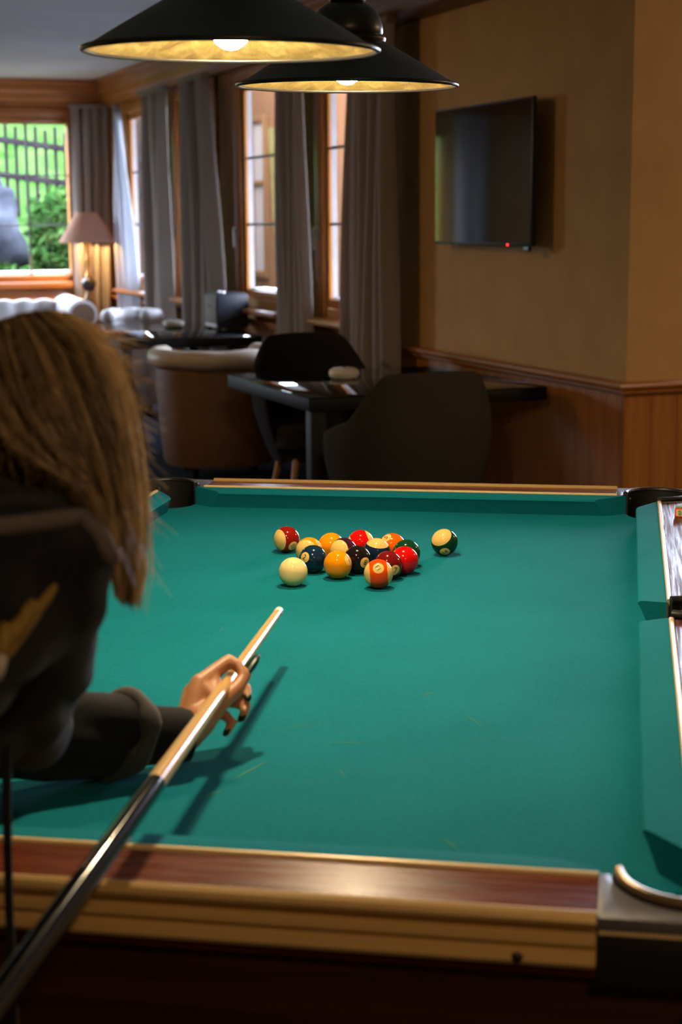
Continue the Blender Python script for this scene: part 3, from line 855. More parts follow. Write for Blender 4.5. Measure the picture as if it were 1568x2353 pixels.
BL = {'cue': 'plain ivory cue ball in front of the blue number 2 ball', '1': 'solid yellow ball numbered 1 between the cue ball and the orange striped ball',
      '13': 'orange striped ball with a cream number spot beside the solid maroon ball', '2': 'solid dark blue ball numbered 2 behind the cue ball',
      '8': 'solid black eight ball in the middle of the pack', '7': 'solid maroon ball half hidden behind the orange striped ball',
      '3': 'solid bright red ball between the solid maroon and green balls', '6': 'solid green ball behind the bright red ball',
      '10': 'dark blue striped ball with cream top beside the black ball', '5': 'solid orange ball with the number 5 turned up behind the blue striped ball',
      '11': 'red ball with a cream cap behind the purple striped ball', '12': 'purple and cream striped ball behind the black ball',
      'y': 'solid yellow ball with no number showing, beside the purple striped ball', '9': 'yellow striped ball behind the blue number 2 ball',
      '15': 'maroon striped ball lying alone behind the yellow striped ball', '14': 'green striped ball lying alone away from the pack'}
ball_me0 = MB().ell((0, 0, 0), (.0286,)*3, n=40, m_=26)
def digit_mesh(txt, rot):
    cu = bpy.data.curves.new('number', 'FONT'); cu.body = txt; cu.align_x = 'CENTER'; cu.align_y = 'CENTER'
    cu.size = .0155 if len(txt) == 1 else .0125
    cu.resolution_u = 4
    o = bpy.data.objects.new('tmp', cu); COL.objects.link(o)
    dg = bpy.context.evaluated_depsgraph_get(); dg.update()
    me = bpy.data.meshes.new_from_object(o.evaluated_get(dg))
    bpy.data.objects.remove(o)
    bm = bmesh.new(); bm.from_mesh(me)
    bmesh.ops.triangulate(bm, faces=bm.faces)
    bmesh.ops.subdivide_edges(bm, edges=[e for e in bm.edges if e.calc_length() > .002], cuts=1)
    c, s = math.cos(rot), math.sin(rot)
    for v in bm.verts:
        y, z = v.co.x*c-v.co.y*s, v.co.x*s+v.co.y*c
        v.co = Vector((math.sqrt(max(0, .02875**2-y*y-z*z)), y, z))
    bm.to_mesh(me); bm.free()
    me.materials.clear(); me.materials.append(MATS['digit_black'])
    return me
ROT = {'2': -.35, '5': 2.0, '1': .3, '13': .5, '8': -.3, '14': .3, '15': .4}
for nm, (x, y), qq in BALLS:
    ballmat('ball_'+nm, BC[nm], nm in ('9', '10', '11', '12', '13', '14', '15'), nm in ('3', '6', 'y', '11', '12'))
    t = thing('cue_ball' if nm == 'cue' else 'billiard_ball', BL[nm], 'ball', (x, y, BZ+.0287), 0, 'balls on the pool table')
    t.rotation_mode = 'QUATERNION'; t.rotation_quaternion = Quaternion(qq)
    me = ball_me0.mesh('ball', weld=True, angle=180); me.materials.append(MATS['ball_'+nm])
    link('ball_body', me, None, t)
    if nm not in ('cue', 'y'):
        dm = digit_mesh(nm, ROT.get(nm, 0))
        d1 = link('number', dm, None, t)
        if nm not in ('3', '6', 'y', '11', '12'):
            d2 = link('number', dm, None, t); d2.rotation_euler = (0, 0, PI)

# chalk cube on the right rail
ck = thing('chalk_cube', 'red papered cube of green cue chalk on the rail by the far pocket', 'chalk', t2w(.659, .905, RT), -PA-.25)
s = .0115
MB().box(-s, s, -s, s, 0, .021).build('paper_wrap', 'chalk_paper', ck, bevel=.0012)
MB().prism([(-s+.0008, -s+.0008), (s-.0008, -s+.0008), (s-.0008, s-.0008), (-s+.0008, s-.0008)], .0211, .0245).build('chalk', 'chalk_green', ck, bevel=.001)
lb = MB().add([(-s*.72, -s-.0003, .003), (s*.72, -s-.0003, .003), (s*.72, -s-.0003, .018), (-s*.72, -s-.0003, .018)], [(0, 1, 2, 3)]).build('label', 'chalk_cream', ck, smooth=False)
MB().add([(-s*.5, -s-.0005, .012), (s*.5, -s-.0005, .0105), (0, -s-.0005, .017)], [(0, 1, 2)]).add([(s*.05+.004*math.cos(k), -s-.0005, .0075+.0035*math.sin(k)) for k in [2*PI*i/12 for i in range(12)]], [tuple(range(12))]).build('emblem', 'chalk_mark', lb, smooth=False)

# ------------------------------------------------------------------ pendant lamps
def pendant(label, loc, tilt):
    t = thing('pendant_lamp', label, 'lamp', loc, 0, 'pendant lamps above the pool table')
    t.rotation_euler = tilt
    outer = [(.2125, .0035), (.206, .0075), (.192, .014), (.160, .034), (.125, .054), (.095, .071), (.072, .083)]
    inner = [(.070, .080), (.093, .068), (.123, .051), (.158, .031), (.190, .011), (.205, .0035)]
    MB().lathe(outer + [(.0705, .0815)] + [(.0715, .0815)], 72, close=False).build('shade', 'black_enamel', t, angle=50)
    sh = MB().lathe(inner, 72, close=False).build('shade_lining', 'shade_inside', t, angle=60)
    ringp = [(.2105*math.cos(2*PI*k/72), .2105*math.sin(2*PI*k/72), .003) for k in range(72)]
    MB().tube(ringp, .0042, 8, closed=True).build('rim_bead', 'black_enamel', t, angle=80)
    MB().lathe([(.072, .0815), (.0745, .086), (.0745, .090), (.070, .093), (.067, .096), (.069, .100), (.068, .112), (.063, .128), (.054, .142), (.040, .152), (.031, .155)], 40, close=False).build('dome', 'black_enamel', t, angle=45)
    MB().lathe([(.0725, .078), (.0725, .0815)], 40, close=True).build('dome_plate', 'shade_inside', t)
    cp = MB().lathe([(.031, .1545), (.035, .158), (.035, .166), (.029, .172), (.024, .190), (.014, .196), (.009, .21)], 32, close=True).build('cap', 'black_enamel', t, angle=45)
    for k in range(8):
        a = 2*PI*k/8
        MB().ell((.0345*math.cos(a), .0345*math.sin(a), .162), (.0025,)*3, n=8, m_=6).build('vent_hole', 'brass', cp)
    MB().tube([(0, 0, .20), (0, 0, CZ-loc[2]-.03)], .006, 10).build('rod', 'black_enamel', t)
    MB().lathe([(.05, CZ-loc[2]-.035), (.05, CZ-loc[2]-.012), (.035, CZ-loc[2]-.004)], 24).build('ceiling_rose', 'black_enamel', t)
    MB().lathe([(.0299, .0341), (.0275, .046), (.020, .060), (.0145, .068), (.0140, .076)], 28, close=True).build('bulb_neck', 'ceramic', t, angle=80)
    MB().lathe([(0.0005, .0035), (.010, .0052), (.020, .0115), (.0275, .022), (.030, .034)], 28, close=False).build('bulb', 'pendant_bulb', t, angle=80)
    return t
TL = .026
pendant('black enamel pendant lamp hanging over the near half of the pool table', (.716, 2.302, 1.7335), (TL*.935, -TL*.357*-1*0-0.0, 0))
pendant('black enamel pendant lamp with vented dome hanging over the racked balls', (1.163, 2.994, 1.7475), (TL*.935, 0, 0))

# ------------------------------------------------------------------ cue stick
CT = Vector((.8057, 2.3858, .886)); CD = Vector((.4782, .8782, 0)).normalized()
cu = thing('cue_stick', 'pool cue with pale maple shaft and glossy black butt held over the cloth', 'cue', CT)
cu.rotation_mode = 'QUATERNION'; cu.rotation_quaternion = CD.to_track_quat('Y', 'Z')
def cyl(y0, y1, r0, r1, name, mat, n=28, par=None):
    MB().tube([(0, y0, 0), (0, (y0+y1)/2, 0), (0, y1, 0)], [r0, (r0+r1)/2, r1], n).build(name, mat, par or cu, angle=50)
MB().tube([(0, -.006, 0), (0, -.003, 0), (0, -.001, 0), (0, 0, 0)], [.0066, .0064, .0055, .0025], 24).build('tip', 'cue_tip_leather', cu, angle=70)
cyl(-.024, -.0061, .0068, .0066, 'ferrule', 'ferrule')
cyl(-.815, -.0241, .0112, .0068, 'shaft', 'maple')
cyl(-.830, -.8151, .0117, .0115, 'joint_collar', 'cue_black')
cyl(-1.52, -.8301, .0148, .0117, 'butt', 'cue_black')
cyl(-1.545, -1.5201, .0145, .0148, 'bumper', 'black_rubber')

# ------------------------------------------------------------------ television
tv = thing('television', 'black flat television on a bracket on the plain wall', 'television', (3.515, 7.245, 1.36))
MB().box(-.012, .012, -.535, .535, .012, .682).build('body', 'tv_plastic', tv, bevel=.006)
MB().box(-.0135, -.0122, -.525, .525, .026, .672).build('screen', 'screen_glass', tv, smooth=False)
MB().ell((-.013, -.30, .017), (.003, .005, .005), n=10, m_=6).build('standby_light', 'red_led', tv)
MB().box(-.006, .011, -.50, -.44, -.012, .0115).build('sensor_foot', 'tv_plastic', tv, bevel=.003)
br = MB().box(.0125, .055, -.22, .22, .18, .55).build('bracket', 'black_plastic', tv, bevel=.004)
MB().box(.0555, .084, -.06, .06, .25, .45).build('bracket_arm', 'black_plastic', tv, bevel=.003)
# wall switch on the far pier
sw = thing('wall_switch', 'small white switch plate on the pier between the far side windows', 'switch', (3.584, 13.36, 1.93))
MB().box(-.006, .0, -.04, .04, 0, .09).build('plate', 'white_sill', sw, bevel=.002)
MB().box(-.010, -.0061, -.018, .018, .022, .068).build('rocker', 'white_sill', sw, bevel=.001)

# ------------------------------------------------------------------ tables
def dining_table(label, x0, x1, y0, y1, legs, leg=.07):
    cx, cy = (x0+x1)/2, (y0+y1)/2
    t = thing('dining_table', label, 'table', (cx, cy, 0), 0, 'black dining tables')
    a, b_ = (x1-x0)/2, (y1-y0)/2
    MB().box(-a, a, -b_, b_, .69, .745).build('table_edge', 'black_wood', t, bevel=.003)
    MB().box(-a, a, -b_, b_, .7455, .752).build('glass_top', 'black_glass_top', t, bevel=.0015)
    for sx, sy in legs:
            MB().box(sx*(a-.05)-leg/2, sx*(a-.05)+leg/2, sy*(b_-.05)-leg/2, sy*(b_-.05)+leg/2, 0, .6895).build('leg', 'black_wood', t, bevel=.004)
    return t
dining_table('black glass topped table against the wainscot under the television', 2.34, 3.485, 6.50, 7.68, ((-1, -1), (.1, .95)))
dining_table('black glass topped table carrying the speaker box', 2.40, 3.36, 10.22, 11.80, ((-1, -1), (1, -1), (-1, 1), (1, 1)))
def dish(label, x, y, r):
    t = thing('ashtray', label, 'ashtray', (x, y, .752), 0, 'round ceramic ashtrays')
    MB().lathe([(.001, 0), (r*.75, 0), (r*.95, .012), (r, .028), (r*.93, .043), (r*.7, .053), (r*.35, .056), (r*.22, .052), (.001, .048)], 32).build('body', 'ceramic', t, angle=60)
    MB().lathe([(.001, .0525), (r*.16, .0525), (r*.14, .058), (.001, .060)], 16).build('knob', 'black_wood', t, angle=50)
dish('cream ceramic lidded ashtray on the table under the television', 2.78, 7.22, .074)
dish('pale ceramic ashtray on the table beside the speaker box', 3.06, 11.33, .080)
sp = thing('speaker_box', 'black portable speaker with grey grille standing on the far table', 'speaker', (3.36, 11.05, .752))
MB().box(-.105, .125, -.15, .15, .012, .245).build('body', 'speaker_black', sp, bevel=.010, seg=3)
MB().box(-.112, -.1055, -.138, .138, .045, .232).build('grille', 'speaker_grille', sp, bevel=.002)
MB().box(-.111, -.1055, -.138, .138, .016, .040).build('base_strip', 'white_sill', sp, bevel=.002)
MB().box(-.1135, -.1121, -.035, .035, .15, .168).build('badge', 'speaker_black', sp, smooth=False)
kb = MB().box(-.09, .11, -.13, .13, .2451, .250).build('control_panel', 'tv_plastic', sp, bevel=.002)
for k in range(3): MB().lathe([(.012, .2501), (.011, .262), (.006, .263)], 16, (-.03, -.06+.06*k, 0)).build('knob', 'handle_metal', kb)
for sx in (-.08, .10):
    for sy in (-.12, .12): MB().lathe([(.012, 0), (.014, .0119)], 12, (sx, sy, 0)).build('foot', 'black_rubber', sp)

# ------------------------------------------------------------------ chairs
def shell_chair(label, loc, rz, fabric):
    """upholstered shell: high rounded back running down into low arms; faces +y, back towards -y"""
    t = thing('tub_chair', label, 'chair', loc, rz, 'grey shell chairs at the near table')
    n = 48; nz = 12
    def R(th):       # superellipse footprint
        c_, s_ = math.cos(th), math.sin(th)
        k = (abs(c_)**2.6+abs(s_)**2.6)**(-1/2.6)
        return k
    def H(a):        # a = angle from straight back, degrees
        a = abs(a)
        if a < 42: return .895-.008*(a/42)**2
        if a < 76:
            q_ = (a-42)/34; q_ = q_*q_*(3-2*q_); return .887-(.887-.69)*q_
        return .69-.06*(a-76)/44
    vs = []; fs = []
    for i in range(n+1):
        a = -118+236*i/n
        th = math.radians(-90+a)
        hx, hy = .335*R(th)*math.cos(th), .30*R(th)*math.sin(th)
        h = H(a)
        outer = []; inner = []
        for j in range(nz+1):
            q_ = j/nz; z = .26+(h-.26)*q_
            fl = .70+.30*math.sin(min(1, (z-.26)/.36)*PI/2)
            if z > .64: fl -= .16*((z-.64)/.24)**1.6
            ly = -.05*max(0, (z-.5)/.38)
            rnd = (1-((q_-.93)/.07)**2)**.5 if q_ > .93 else 1
            outer.append((hx*fl, hy*fl+ly, z if q_ < 1 else z))
            inn = .86 if q_ < .95 else .93
            inner.append((hx*fl*inn, hy*fl*inn+ly, z-(.0 if q_ < 1 else -.012)))
        vs += outer+list(reversed(inner))
    m_ = 2*(nz+1)
    for i in range(n):
        for j in range(m_): fs.append((i*m_+j, i*m_+(j+1) % m_, (i+1)*m_+(j+1) % m_, (i+1)*m_+j))
    fs += [tuple(range(m_)), tuple(reversed(range(n*m_, (n+1)*m_)))]
    mb = MB().add(vs, fs); mb.build('shell', fabric, t, bevel=.004, angle=60)
    st = []
    pl = [(.27*R(math.radians(k*10))*math.cos(math.radians(k*10)), .265*R(math.radians(k*10))*math.sin(math.radians(k*10))+.02) for k in range(36)]
    MB().prism(pl, .33, .46).build('seat', fabric, t, bevel=.03, seg=3)
    pl2 = [(x*.8, y*.8) for x, y in pl]
    MB().prism(pl2, .27, .329).build('seat_base', fabric, t, bevel=.01)
    for sx in (1, -1):
        for sy in (1, -1):
            MB().tube([(sx*.16, sy*.15+.01, .28), (sx*.215, sy*.21+.01, 0)], [.021, .012], 12).build('leg', 'oak_leg', t, angle=60)
    return t
shell_chair('dark grey shell chair with its back turned, drawn up to the near table', (2.63, 6.13, 0), math.radians(2), 'slate_fabric')
shell_chair('charcoal shell chair facing the near table from its far side', (2.92, 7.98, 0), math.radians(176), 'charcoal_fabric')

def barrel_chair(label, loc, rz, body, roll, r=.37, h=.70, group='barrel armchairs'):
    """armchair with a round back and a rolled top; opens towards +y"""
    t = thing('barrel_armchair', label, 'armchair', loc, rz, group)
    n = 44
    A = [math.radians(-90-128+256*i/n) for i in range(n+1)]
    vs = []; fs = []
    col = [(.86, .07), (.90, .10), (.95, .30), (1.0, .55), (1.0, h-.03), (.80, h-.03), (.78, .45), (.78, .07)]
    for a in A:
        for k, z in col: vs.append((r*k*math.cos(a), r*k*math.sin(a)*.95, z))
    m_ = len(col)
    for i in range(n):
        for j in range(m_): fs.append((i*m_+j, i*m_+(j+1) % m_, (i+1)*m_+(j+1) % m_, (i+1)*m_+j))
    fs += [tuple(range(m_)), tuple(reversed(range(n*m_, (n+1)*m_)))]
    MB().add(vs, fs).build('back', body, t, angle=50)
    rl = MB().tube([(r*.98*math.cos(a), r*.98*math.sin(a)*.95, h+.005+.002*math.sin(i*.6)) for i, a in enumerate(A)], [.056+.003*math.sin(i*.8) for i in range(n+1)], 14)
    for a in (A[0], A[-1]): rl.ell((r*.98*math.cos(a), r*.98*math.sin(a)*.95, h+.005), (.058,)*3, n=14, m_=8)
    ro = rl.build('rolled_top', roll, t, angle=80)
    for i in range(4, n, 6):
        MB().ell((r*.86*math.cos(A[i]), r*.86*math.sin(A[i])*.95, h-.02), (.012,)*3, n=8, m_=6).build('button', roll, ro)
    pl = [(r*.77*math.cos(2*PI*k/32), r*.77*math.sin(2*PI*k/32)*.95+.03) for k in range(32)]
    MB().prism(pl, .07, .28).build('seat_base', body, t, bevel=.01)
    MB().prism(pl, .281, .42).build('seat_cushion', roll, t, bevel=.035, seg=3)
    for a in (45, 135, 225, 315):
        MB().lathe([(.016, 0), (.026, .069)], 12, (r*.68*math.cos(math.radians(a)), r*.68*math.sin(math.radians(a)), 0)).build('foot', 'black_wood', t)
    return t
barrel_chair('tan leather barrel armchair with cream rolled top, back to the pool table', (2.78, 9.33, 0), math.radians(-6), 'tan_leather', 'cream_leather')
barrel_chair('small white barrel armchair at the far end of the speaker\'s table', (3.07, 12.62, 0), math.radians(150), 'white_leather', 'white_leather', r=.20, h=.76)

# chesterfield sofa by the far window
so = thing('chesterfield_sofa', 'white tufted chesterfield sofa with rolled arms below the far window', 'sofa', (2.05, 13.75, 0))
MB().box(-.85, .85, -.32, .36, .08, .30).build('base', 'white_leather', so, bevel=.03, seg=3)
for k in range(2): MB().box(-.64+.65*k, -.02+.65*k, -.33, .18, .301, .46).build('seat_cushion', 'white_leather', so, bevel=.04, seg=3)
n = 60
bk = MB()
rows = []
vs = []; fs = []
for i in range(n+1):
    x = -.86+1.72*i/n
    sc2 = .018*abs(math.sin(i*PI/6.0))
    pr_ = [(.36, .30), (.37, .60), (.40, .72), (.395, .80), (.345, .845), (.28, .84), (.235, .79), (.22, .73), (.21, .60), (.19, .46), (.19, .30)]
    for (y, z) in pr_:
        g = sc2 if z > .55 and y < .36 else 0
        vs.append((x, y-g, z+(sc2-.009 if z > .78 else 0)))
m_ = 11
for i in range(n):
    for j in range(m_): fs.append((i*m_+j, i*m_+(j+1) % m_, (i+1)*m_+(j+1) % m_, (i+1)*m_+j))
fs += [tuple(range(m_)), tuple(reversed(range(n*m_, (n+1)*m_)))]
bo = bk.add(vs, fs).build('back', 'white_leather', so, angle=70)
for i in range(1, 10):
    for rr_, (y, z) in enumerate(((.215, .70), (.205, .58))):
        MB().ell((-.86+.1912*(i-.5*(rr_ % 2)), y, z), (.012, .008, .012), n=8, m_=6).build('button', 'cream_leather', bo)
for sx in (1, -1):
    ar = MB().tube([(sx*.80, -.33, .74), (sx*.80, 0, .745), (sx*.80, .37, .76)], [.125, .125, .125], 24)
    ao = ar.build('arm_roll', 'white_leather', so, angle=60)
    MB().lathe([(.001, 0), (.06, .004), (.10, .0)], 24).build('scroll_panel', 'tan_leather', ao)
    ao.children[0].matrix_local = Matrix.Translation((sx*.80, -.331, .74)) @ Matrix.Rotation(PI/2, 4, 'X')
    MB().box(*sorted((sx*.70, sx*.87)), -.31, .35, .301, .70).build('arm', 'white_leather', so, bevel=.03, seg=3)
    for sy in (-.28, .32): MB().lathe([(.02, 0), (.035, .079)], 14, (sx*.78, sy, 0)).build('foot', 'black_wood', so)

# side table + table lamp
st = thing('side_table', 'small round wooden side table under the table lamp', 'side table', (3.245, 14.98, 0))
MB().lathe([(.001, .575), (.205, .575), (.21, .585), (.205, .60), (.001, .60)], 32).build('top', 'cabinet_wood', st, angle=40)
MB().lathe([(.001, .02), (.16, .02), (.15, .035), (.03, .06), (.022, .2), (.035, .3), (.022, .45), (.04, .5745)], 24).build('pedestal', 'cabinet_wood', st, angle=50)
for k in range(3):
    a = 2*PI*k/3
    MB().lathe([(.015, 0), (.02, .0199)], 10, (.12*math.cos(a), .12*math.sin(a), 0)).build('foot', 'cabinet_wood', st)
lp = thing('table_lamp', 'lit table lamp with coned mauve shade in the far corner', 'lamp', (3.245, 14.98, .60))
MB().lathe([(.001, 0), (.085, 0), (.085, .018), (.05, .035), (.04, .06), (.055, .09), (.06, .13), (.05, .20), (.035, .24), (.028, .27)], 28).build('base', 'brass_dark', lp, angle=40)
MB().lathe([(.028, .271), (.05, .285), (.068, .32), (.070, .345), (.058, .375), (.03, .39), (.025, .40)], 28).build('ball_ornament', 'black_enamel', lp, angle=50)
MB().lathe([(.025, .401), (.032, .41), (.022, .43), (.018, .50), (.024, .52), (.03, .56), (.02, .58), (.018, .66), (.026, .68), (.022, .73), (.022, .76)], 24).build('stem', 'brass', lp, angle=50)
MB().lathe([(.262, .715), (.25, .735), (.098, .990), (.092, .990), (.246, .733), (.258, .714)], 48, close=False).build('shade', 'lampshade_fabric', lp, angle=50)
MB().lathe([(.0005, .762), (.018, .765), (.03, .780), (.033, .80), (.024, .82), (.0005, .83)], 20).build('bulb', 'table_bulb', lp, angle=90)
MB().lathe([(.0005, .905), (.074, .905), (.074, .908), (.0005, .912)], 24).build('light_baffle', 'lampshade_fabric', lp, angle=60)  # added disc, keeps the bulb's light off the ceiling
for k in range(3):
    a = 2*PI*k/3+.4
    MB().tube([(0.020*math.cos(a), .020*math.sin(a), .755), (.05*math.cos(a), .05*math.sin(a), .80), (.055*math.cos(a), .055*math.sin(a), .90), (.094*math.cos(a), .094*math.sin(a), .985)], .0018, 6).build('shade_carrier', 'brass', lp)

def globe(label, loc, gm):  # lamps added out of view to warm walls, trim and hair
    t = thing('added_fill_lamp', label, 'lamp', loc, 0, 'added fill lamps out of view')
    MB().lathe([(.0005, -.12), (.04, -.113), (.075, -.094), (.10, -.066), (.116, -.03), (.12, 0)], 28, close=False).build('globe', gm, t, angle=180)
    MB().lathe([(.125, -.004), (.128, .02), (.11, .07), (.07, .104), (.045, .1049)], 28, close=False).build('dome', 'brass_dark', t, angle=80)  # opaque cap added so this lamp leaves the ceiling unlit
    MB().lathe([(.045, .105), (.045, .14), (.012, .15), (.010, CZ-loc[2]-.03), (.06, CZ-loc[2]-.025), (.06, CZ-loc[2]-.004)], 24).build('stem', 'brass_dark', t, angle=40)
globe('added unseen fill lamp over the open floor between sofa and pool table', (.55, 7.9, 2.42), 'wall_fill_glass')
globe('white globe ceiling lamp behind the player\'s end of the pool table', (.45, -.45, 2.45), 'player_fill_glass')
globe('added unseen fill lamp in the bay by the stub wall window', (4.9, 3.4, 2.42), 'bay_fill_glass')

# ------------------------------------------------------------------ the player
V = Vector
RS_, RE_ = (0.2519, 1.4739, 1.1741), (0.093, 1.3366, 1.0909)
J = dict(
 imcp=(0.5675,2.0184,0.8907), ipip=(0.6159,2.0416,0.9097), idip=(0.6261,2.0312,0.9044), itip=(0.6277,2.0183,0.8968),
 tcmc=(0.5567,1.9770,0.8521), tmcp=(0.5843,1.9860,0.8687), tip_=(0.6150,2.0040,0.8821), ttip=(0.6336,2.0212,0.8954), tnail=(0.6534,2.0329,0.9108),
 mmcp=(0.5622,2.0389,0.8736), mpip=(0.6169,2.0388,0.8669), mdip=(0.6410,2.0459,0.8686), mtip=(0.6377,2.0291,0.8598),
 rmcp=(0.5644,2.0455,0.8557), rpip=(0.6213,2.0498,0.8501), rdip=(0.6348,2.0278,0.8475), rtip=(0.6228,2.0088,0.8378),
 pmcp=(0.5659,2.0420,0.8407), ppip=(0.6041,2.0274,0.8404), pdip=(0.6084,2.0082,0.8340), ptip=(0.5966,1.9947,0.8251),
 wr=(0.5357,1.9758,0.8350), el=(0.3036,1.9715,0.866), ls=(.155, 1.80, 1.10), rs=RS_, re=RE_,
 neck=(0.2205,1.5857,1.19), head=(0.2912,1.6106,1.287), chest=(.150,1.60,1.07), waist=(-.0787,1.4752,1.0), pelvis=(-.2443,1.3779,.94))
J = {k: V(p) for k, p in J.items()}
rh = CT-CD*1.455
P_ = thing('person', 'person with long blond hair and black jacket bent over the pool table, aiming a cue', 'person', (-.2443, 1.3779, 0))
OFF = V(P_.location)
def fit(mb): mb.v = [tuple(V(p)-OFF) for p in mb.v]; return mb
bd = MB()
def lim(a, b_, r0, r1): bd.cap(J[a] if isinstance(a, str) else a, J[b_] if isinstance(b_, str) else b_, r0, r1)
# left hand, closed bridge round the cue
lim('wr', 'imcp', .0205, .0130); lim('wr', 'mmcp', .0195, .0125); lim('wr', 'rmcp', .0175, .0110); lim('wr', 'pmcp', .0165, .0100)
lim('imcp', 'mmcp', .0112, .0112); lim('mmcp', 'rmcp', .011, .0105); lim('rmcp', 'pmcp', .0105, .0098)
lim('wr', 'tcmc', .0220, .0205); lim('tcmc', 'tmcp', .0200, .0140); lim('tmcp', 'tip_', .0130, .0105); lim('tip_', 'ttip', .0105, .0082)
lim('imcp', 'tmcp', .0115, .0110); lim(J['imcp'].lerp(J['ipip'], .45), 'tmcp', .0085, .0100); lim('mmcp', 'tmcp', .012, .012); lim('tcmc', 'pmcp', .0165, .0120); lim('tcmc', 'rmcp', .016, .012)
lim('imcp', 'ipip', .0118, .0100); lim('ipip', 'idip', .0096, .0086); lim('idip', 'itip', .0085, .0068)
lim('mmcp', 'mpip', .0100, .0086); lim('mpip', 'mdip', .0083, .0075); lim('mdip', 'mtip', .0074, .0058)
lim('rmcp', 'rpip', .0098, .0084); lim('rpip', 'rdip', .0081, .0074); lim('rdip', 'rtip', .0073, .0057)
lim('pmcp', 'ppip', .0090, .0076); lim('ppip', 'pdip', .0073, .0066); lim('pdip', 'ptip', .0065, .0052)
lim('wr', J['wr'].lerp(J['el'], .3), .0215, .028)
lim(J['wr'].lerp(J['el'], .3), 'el', .028, .038); lim('el', 'ls', .038, .048)
# right arm and the hand that grips the butt
lim('rs', 're', .048, .038)
rw = rh + (J['re']-rh).normalized()*.075
lim('re', rw, .036, .022)
side_ = CD.cross(V((0, 0, 1))).normalized(); upz = V((0, 0, 1))
palm = rh + upz*.028
lim(rw, palm, .022, .020)
for k in range(4):
    c0 = palm + CD*(.030-.020*k) - side_*.012
    c1 = rh + CD*(.030-.020*k) - side_*.026 - upz*.004
    c2 = rh + CD*(.028-.019*k) - side_*.010 - upz*.024
    c3 = rh + CD*(.026-.018*k) + side_*.012 - upz*.020
    rr_ = (.0092, .0095, .009, .008)[k]
    bd.cap(palm, c0, .016, rr_+.002); bd.cap(c0, c1, rr_+.001, rr_); bd.cap(c1, c2, rr_, rr_*.9); bd.cap(c2, c3, rr_*.9, rr_*.75)
th1 = palm + CD*.028 + side_*.020; th2 = rh + CD*.045 + side_*.023 - upz*.006
bd.cap(palm, th1, .016, .011); bd.cap(th1, th2, .0105, .008)
# trunk, neck, legs
lim('pelvis', 'waist', .125, .105); lim('waist', 'chest', .105, .115); lim('chest', 'neck', .11, .05); lim('rs', 'ls', .055, .055); lim('chest', 'rs', .09, .05); lim('chest', 'ls', .09, .05)
hd = J['head']
FD = V((.87, .36, -.34)).normalized()      # the way the face points
RD = FD.cross(V((0, 0, 1))).normalized(); UD = RD.cross(FD).normalized()
RM = Matrix((RD, FD, UD)).transposed()
bd.cap(J['neck'], hd - UD*.05 - FD*.02, .052, .050)
bd.ell(hd + UD*.012, (.074, .088, .098), RM, 28, 18)
bd.ell(hd + FD*.030 - UD*.050, (.052, .058, .058), RM, 20, 14)      # jaw
bd.ell(hd + FD*.070 - UD*.098, (.018, .016, .014), RM, 12, 8)       # chin
bd.cap(hd + FD*.088 + UD*.010, hd + FD*.104 - UD*.028, .007, .011)  # nose
bd.ell(hd + FD*.096 - UD*.032, (.017, .010, .009), RM, 12, 8)
for s in (1, -1):
    bd.ell(hd + RD*.076*s - FD*.008 - UD*.008, (.008, .017, .030), RM, 12, 8)   # ears
    bd.ell(hd + RD*.032*s + FD*.078 + UD*.022, (.022, .010, .008), RM, 12, 8)   # brow
    bd.ell(hd + RD*.040*s + FD*.062 - UD*.025, (.022, .020, .020), RM, 12, 8)   # cheek
hipR = J['pelvis'] + V((.07, -.10, -.03)); hipL = J['pelvis'] + V((-.07, .10, -.03))
knR = V((-.14, 1.20, .49)); knL = V((-.27, 1.50, .49)); anR = V((-.26, 1.14, .09)); anL = V((-.40, 1.44, .09))
for h_, k_, a_ in ((hipR, knR, anR), (hipL, knL, anL)):
    bd.cap(J['pelvis'], h_, .11, .095); bd.cap(h_, k_, .088, .056); bd.cap(k_, a_, .054, .036); bd.cap(a_, a_+V((.11, .05, -.045)), .036, .028)
body = link('body', remeshed(fit(bd), .0028, 3, .5), 'skin', P_)
for s in (1, -1):
    fit(MB().ell(hd + RD*.032*s + FD*.0835 + UD*.004, (.0135, .008, .0065), RM, 14, 10)).build('eye', 'eye_white', P_)
    fit(MB().ell(hd + RD*.032*s + FD*.0905 + UD*.003, (.0052, .002, .0052), RM, 12, 8)).build('iris', 'cabinet_wood', P_)
fit(MB().ell(hd + FD*.089 - UD*.058, (.022, .008, .006), RM, 14, 8).ell(hd + FD*.088 - UD*.067, (.018, .008, .006), RM, 14, 8)).build('lips', 'lips', P_)
# long dark green nails
def nail(a, b_, l, r):
    a, b_ = V(a), V(b_); d = (b_-a).normalized()
    p = b_ - d*.006 + V((0, 0, .0025))
    fit(MB().tube([p, p+d*l*.3, p+d*l*.65, p+d*l*.9, p+d*l], [r*.85, r, r*.9, r*.6, r*.25], 12, squash=.45)).build('fingernail', 'nail_green', P_, angle=70)
nail(J['tip_'], J['tnail'].lerp(J['ttip'], .80), .036, .0088)
nail(J['mdip'], J['mtip'], .016, .0056)
nail(J['rdip'], J['rtip'], .016, .0056)
nail(J['pdip'], J['ptip'], .015, .0048)
nail(J['idip'], J['itip'], .010, .0050)
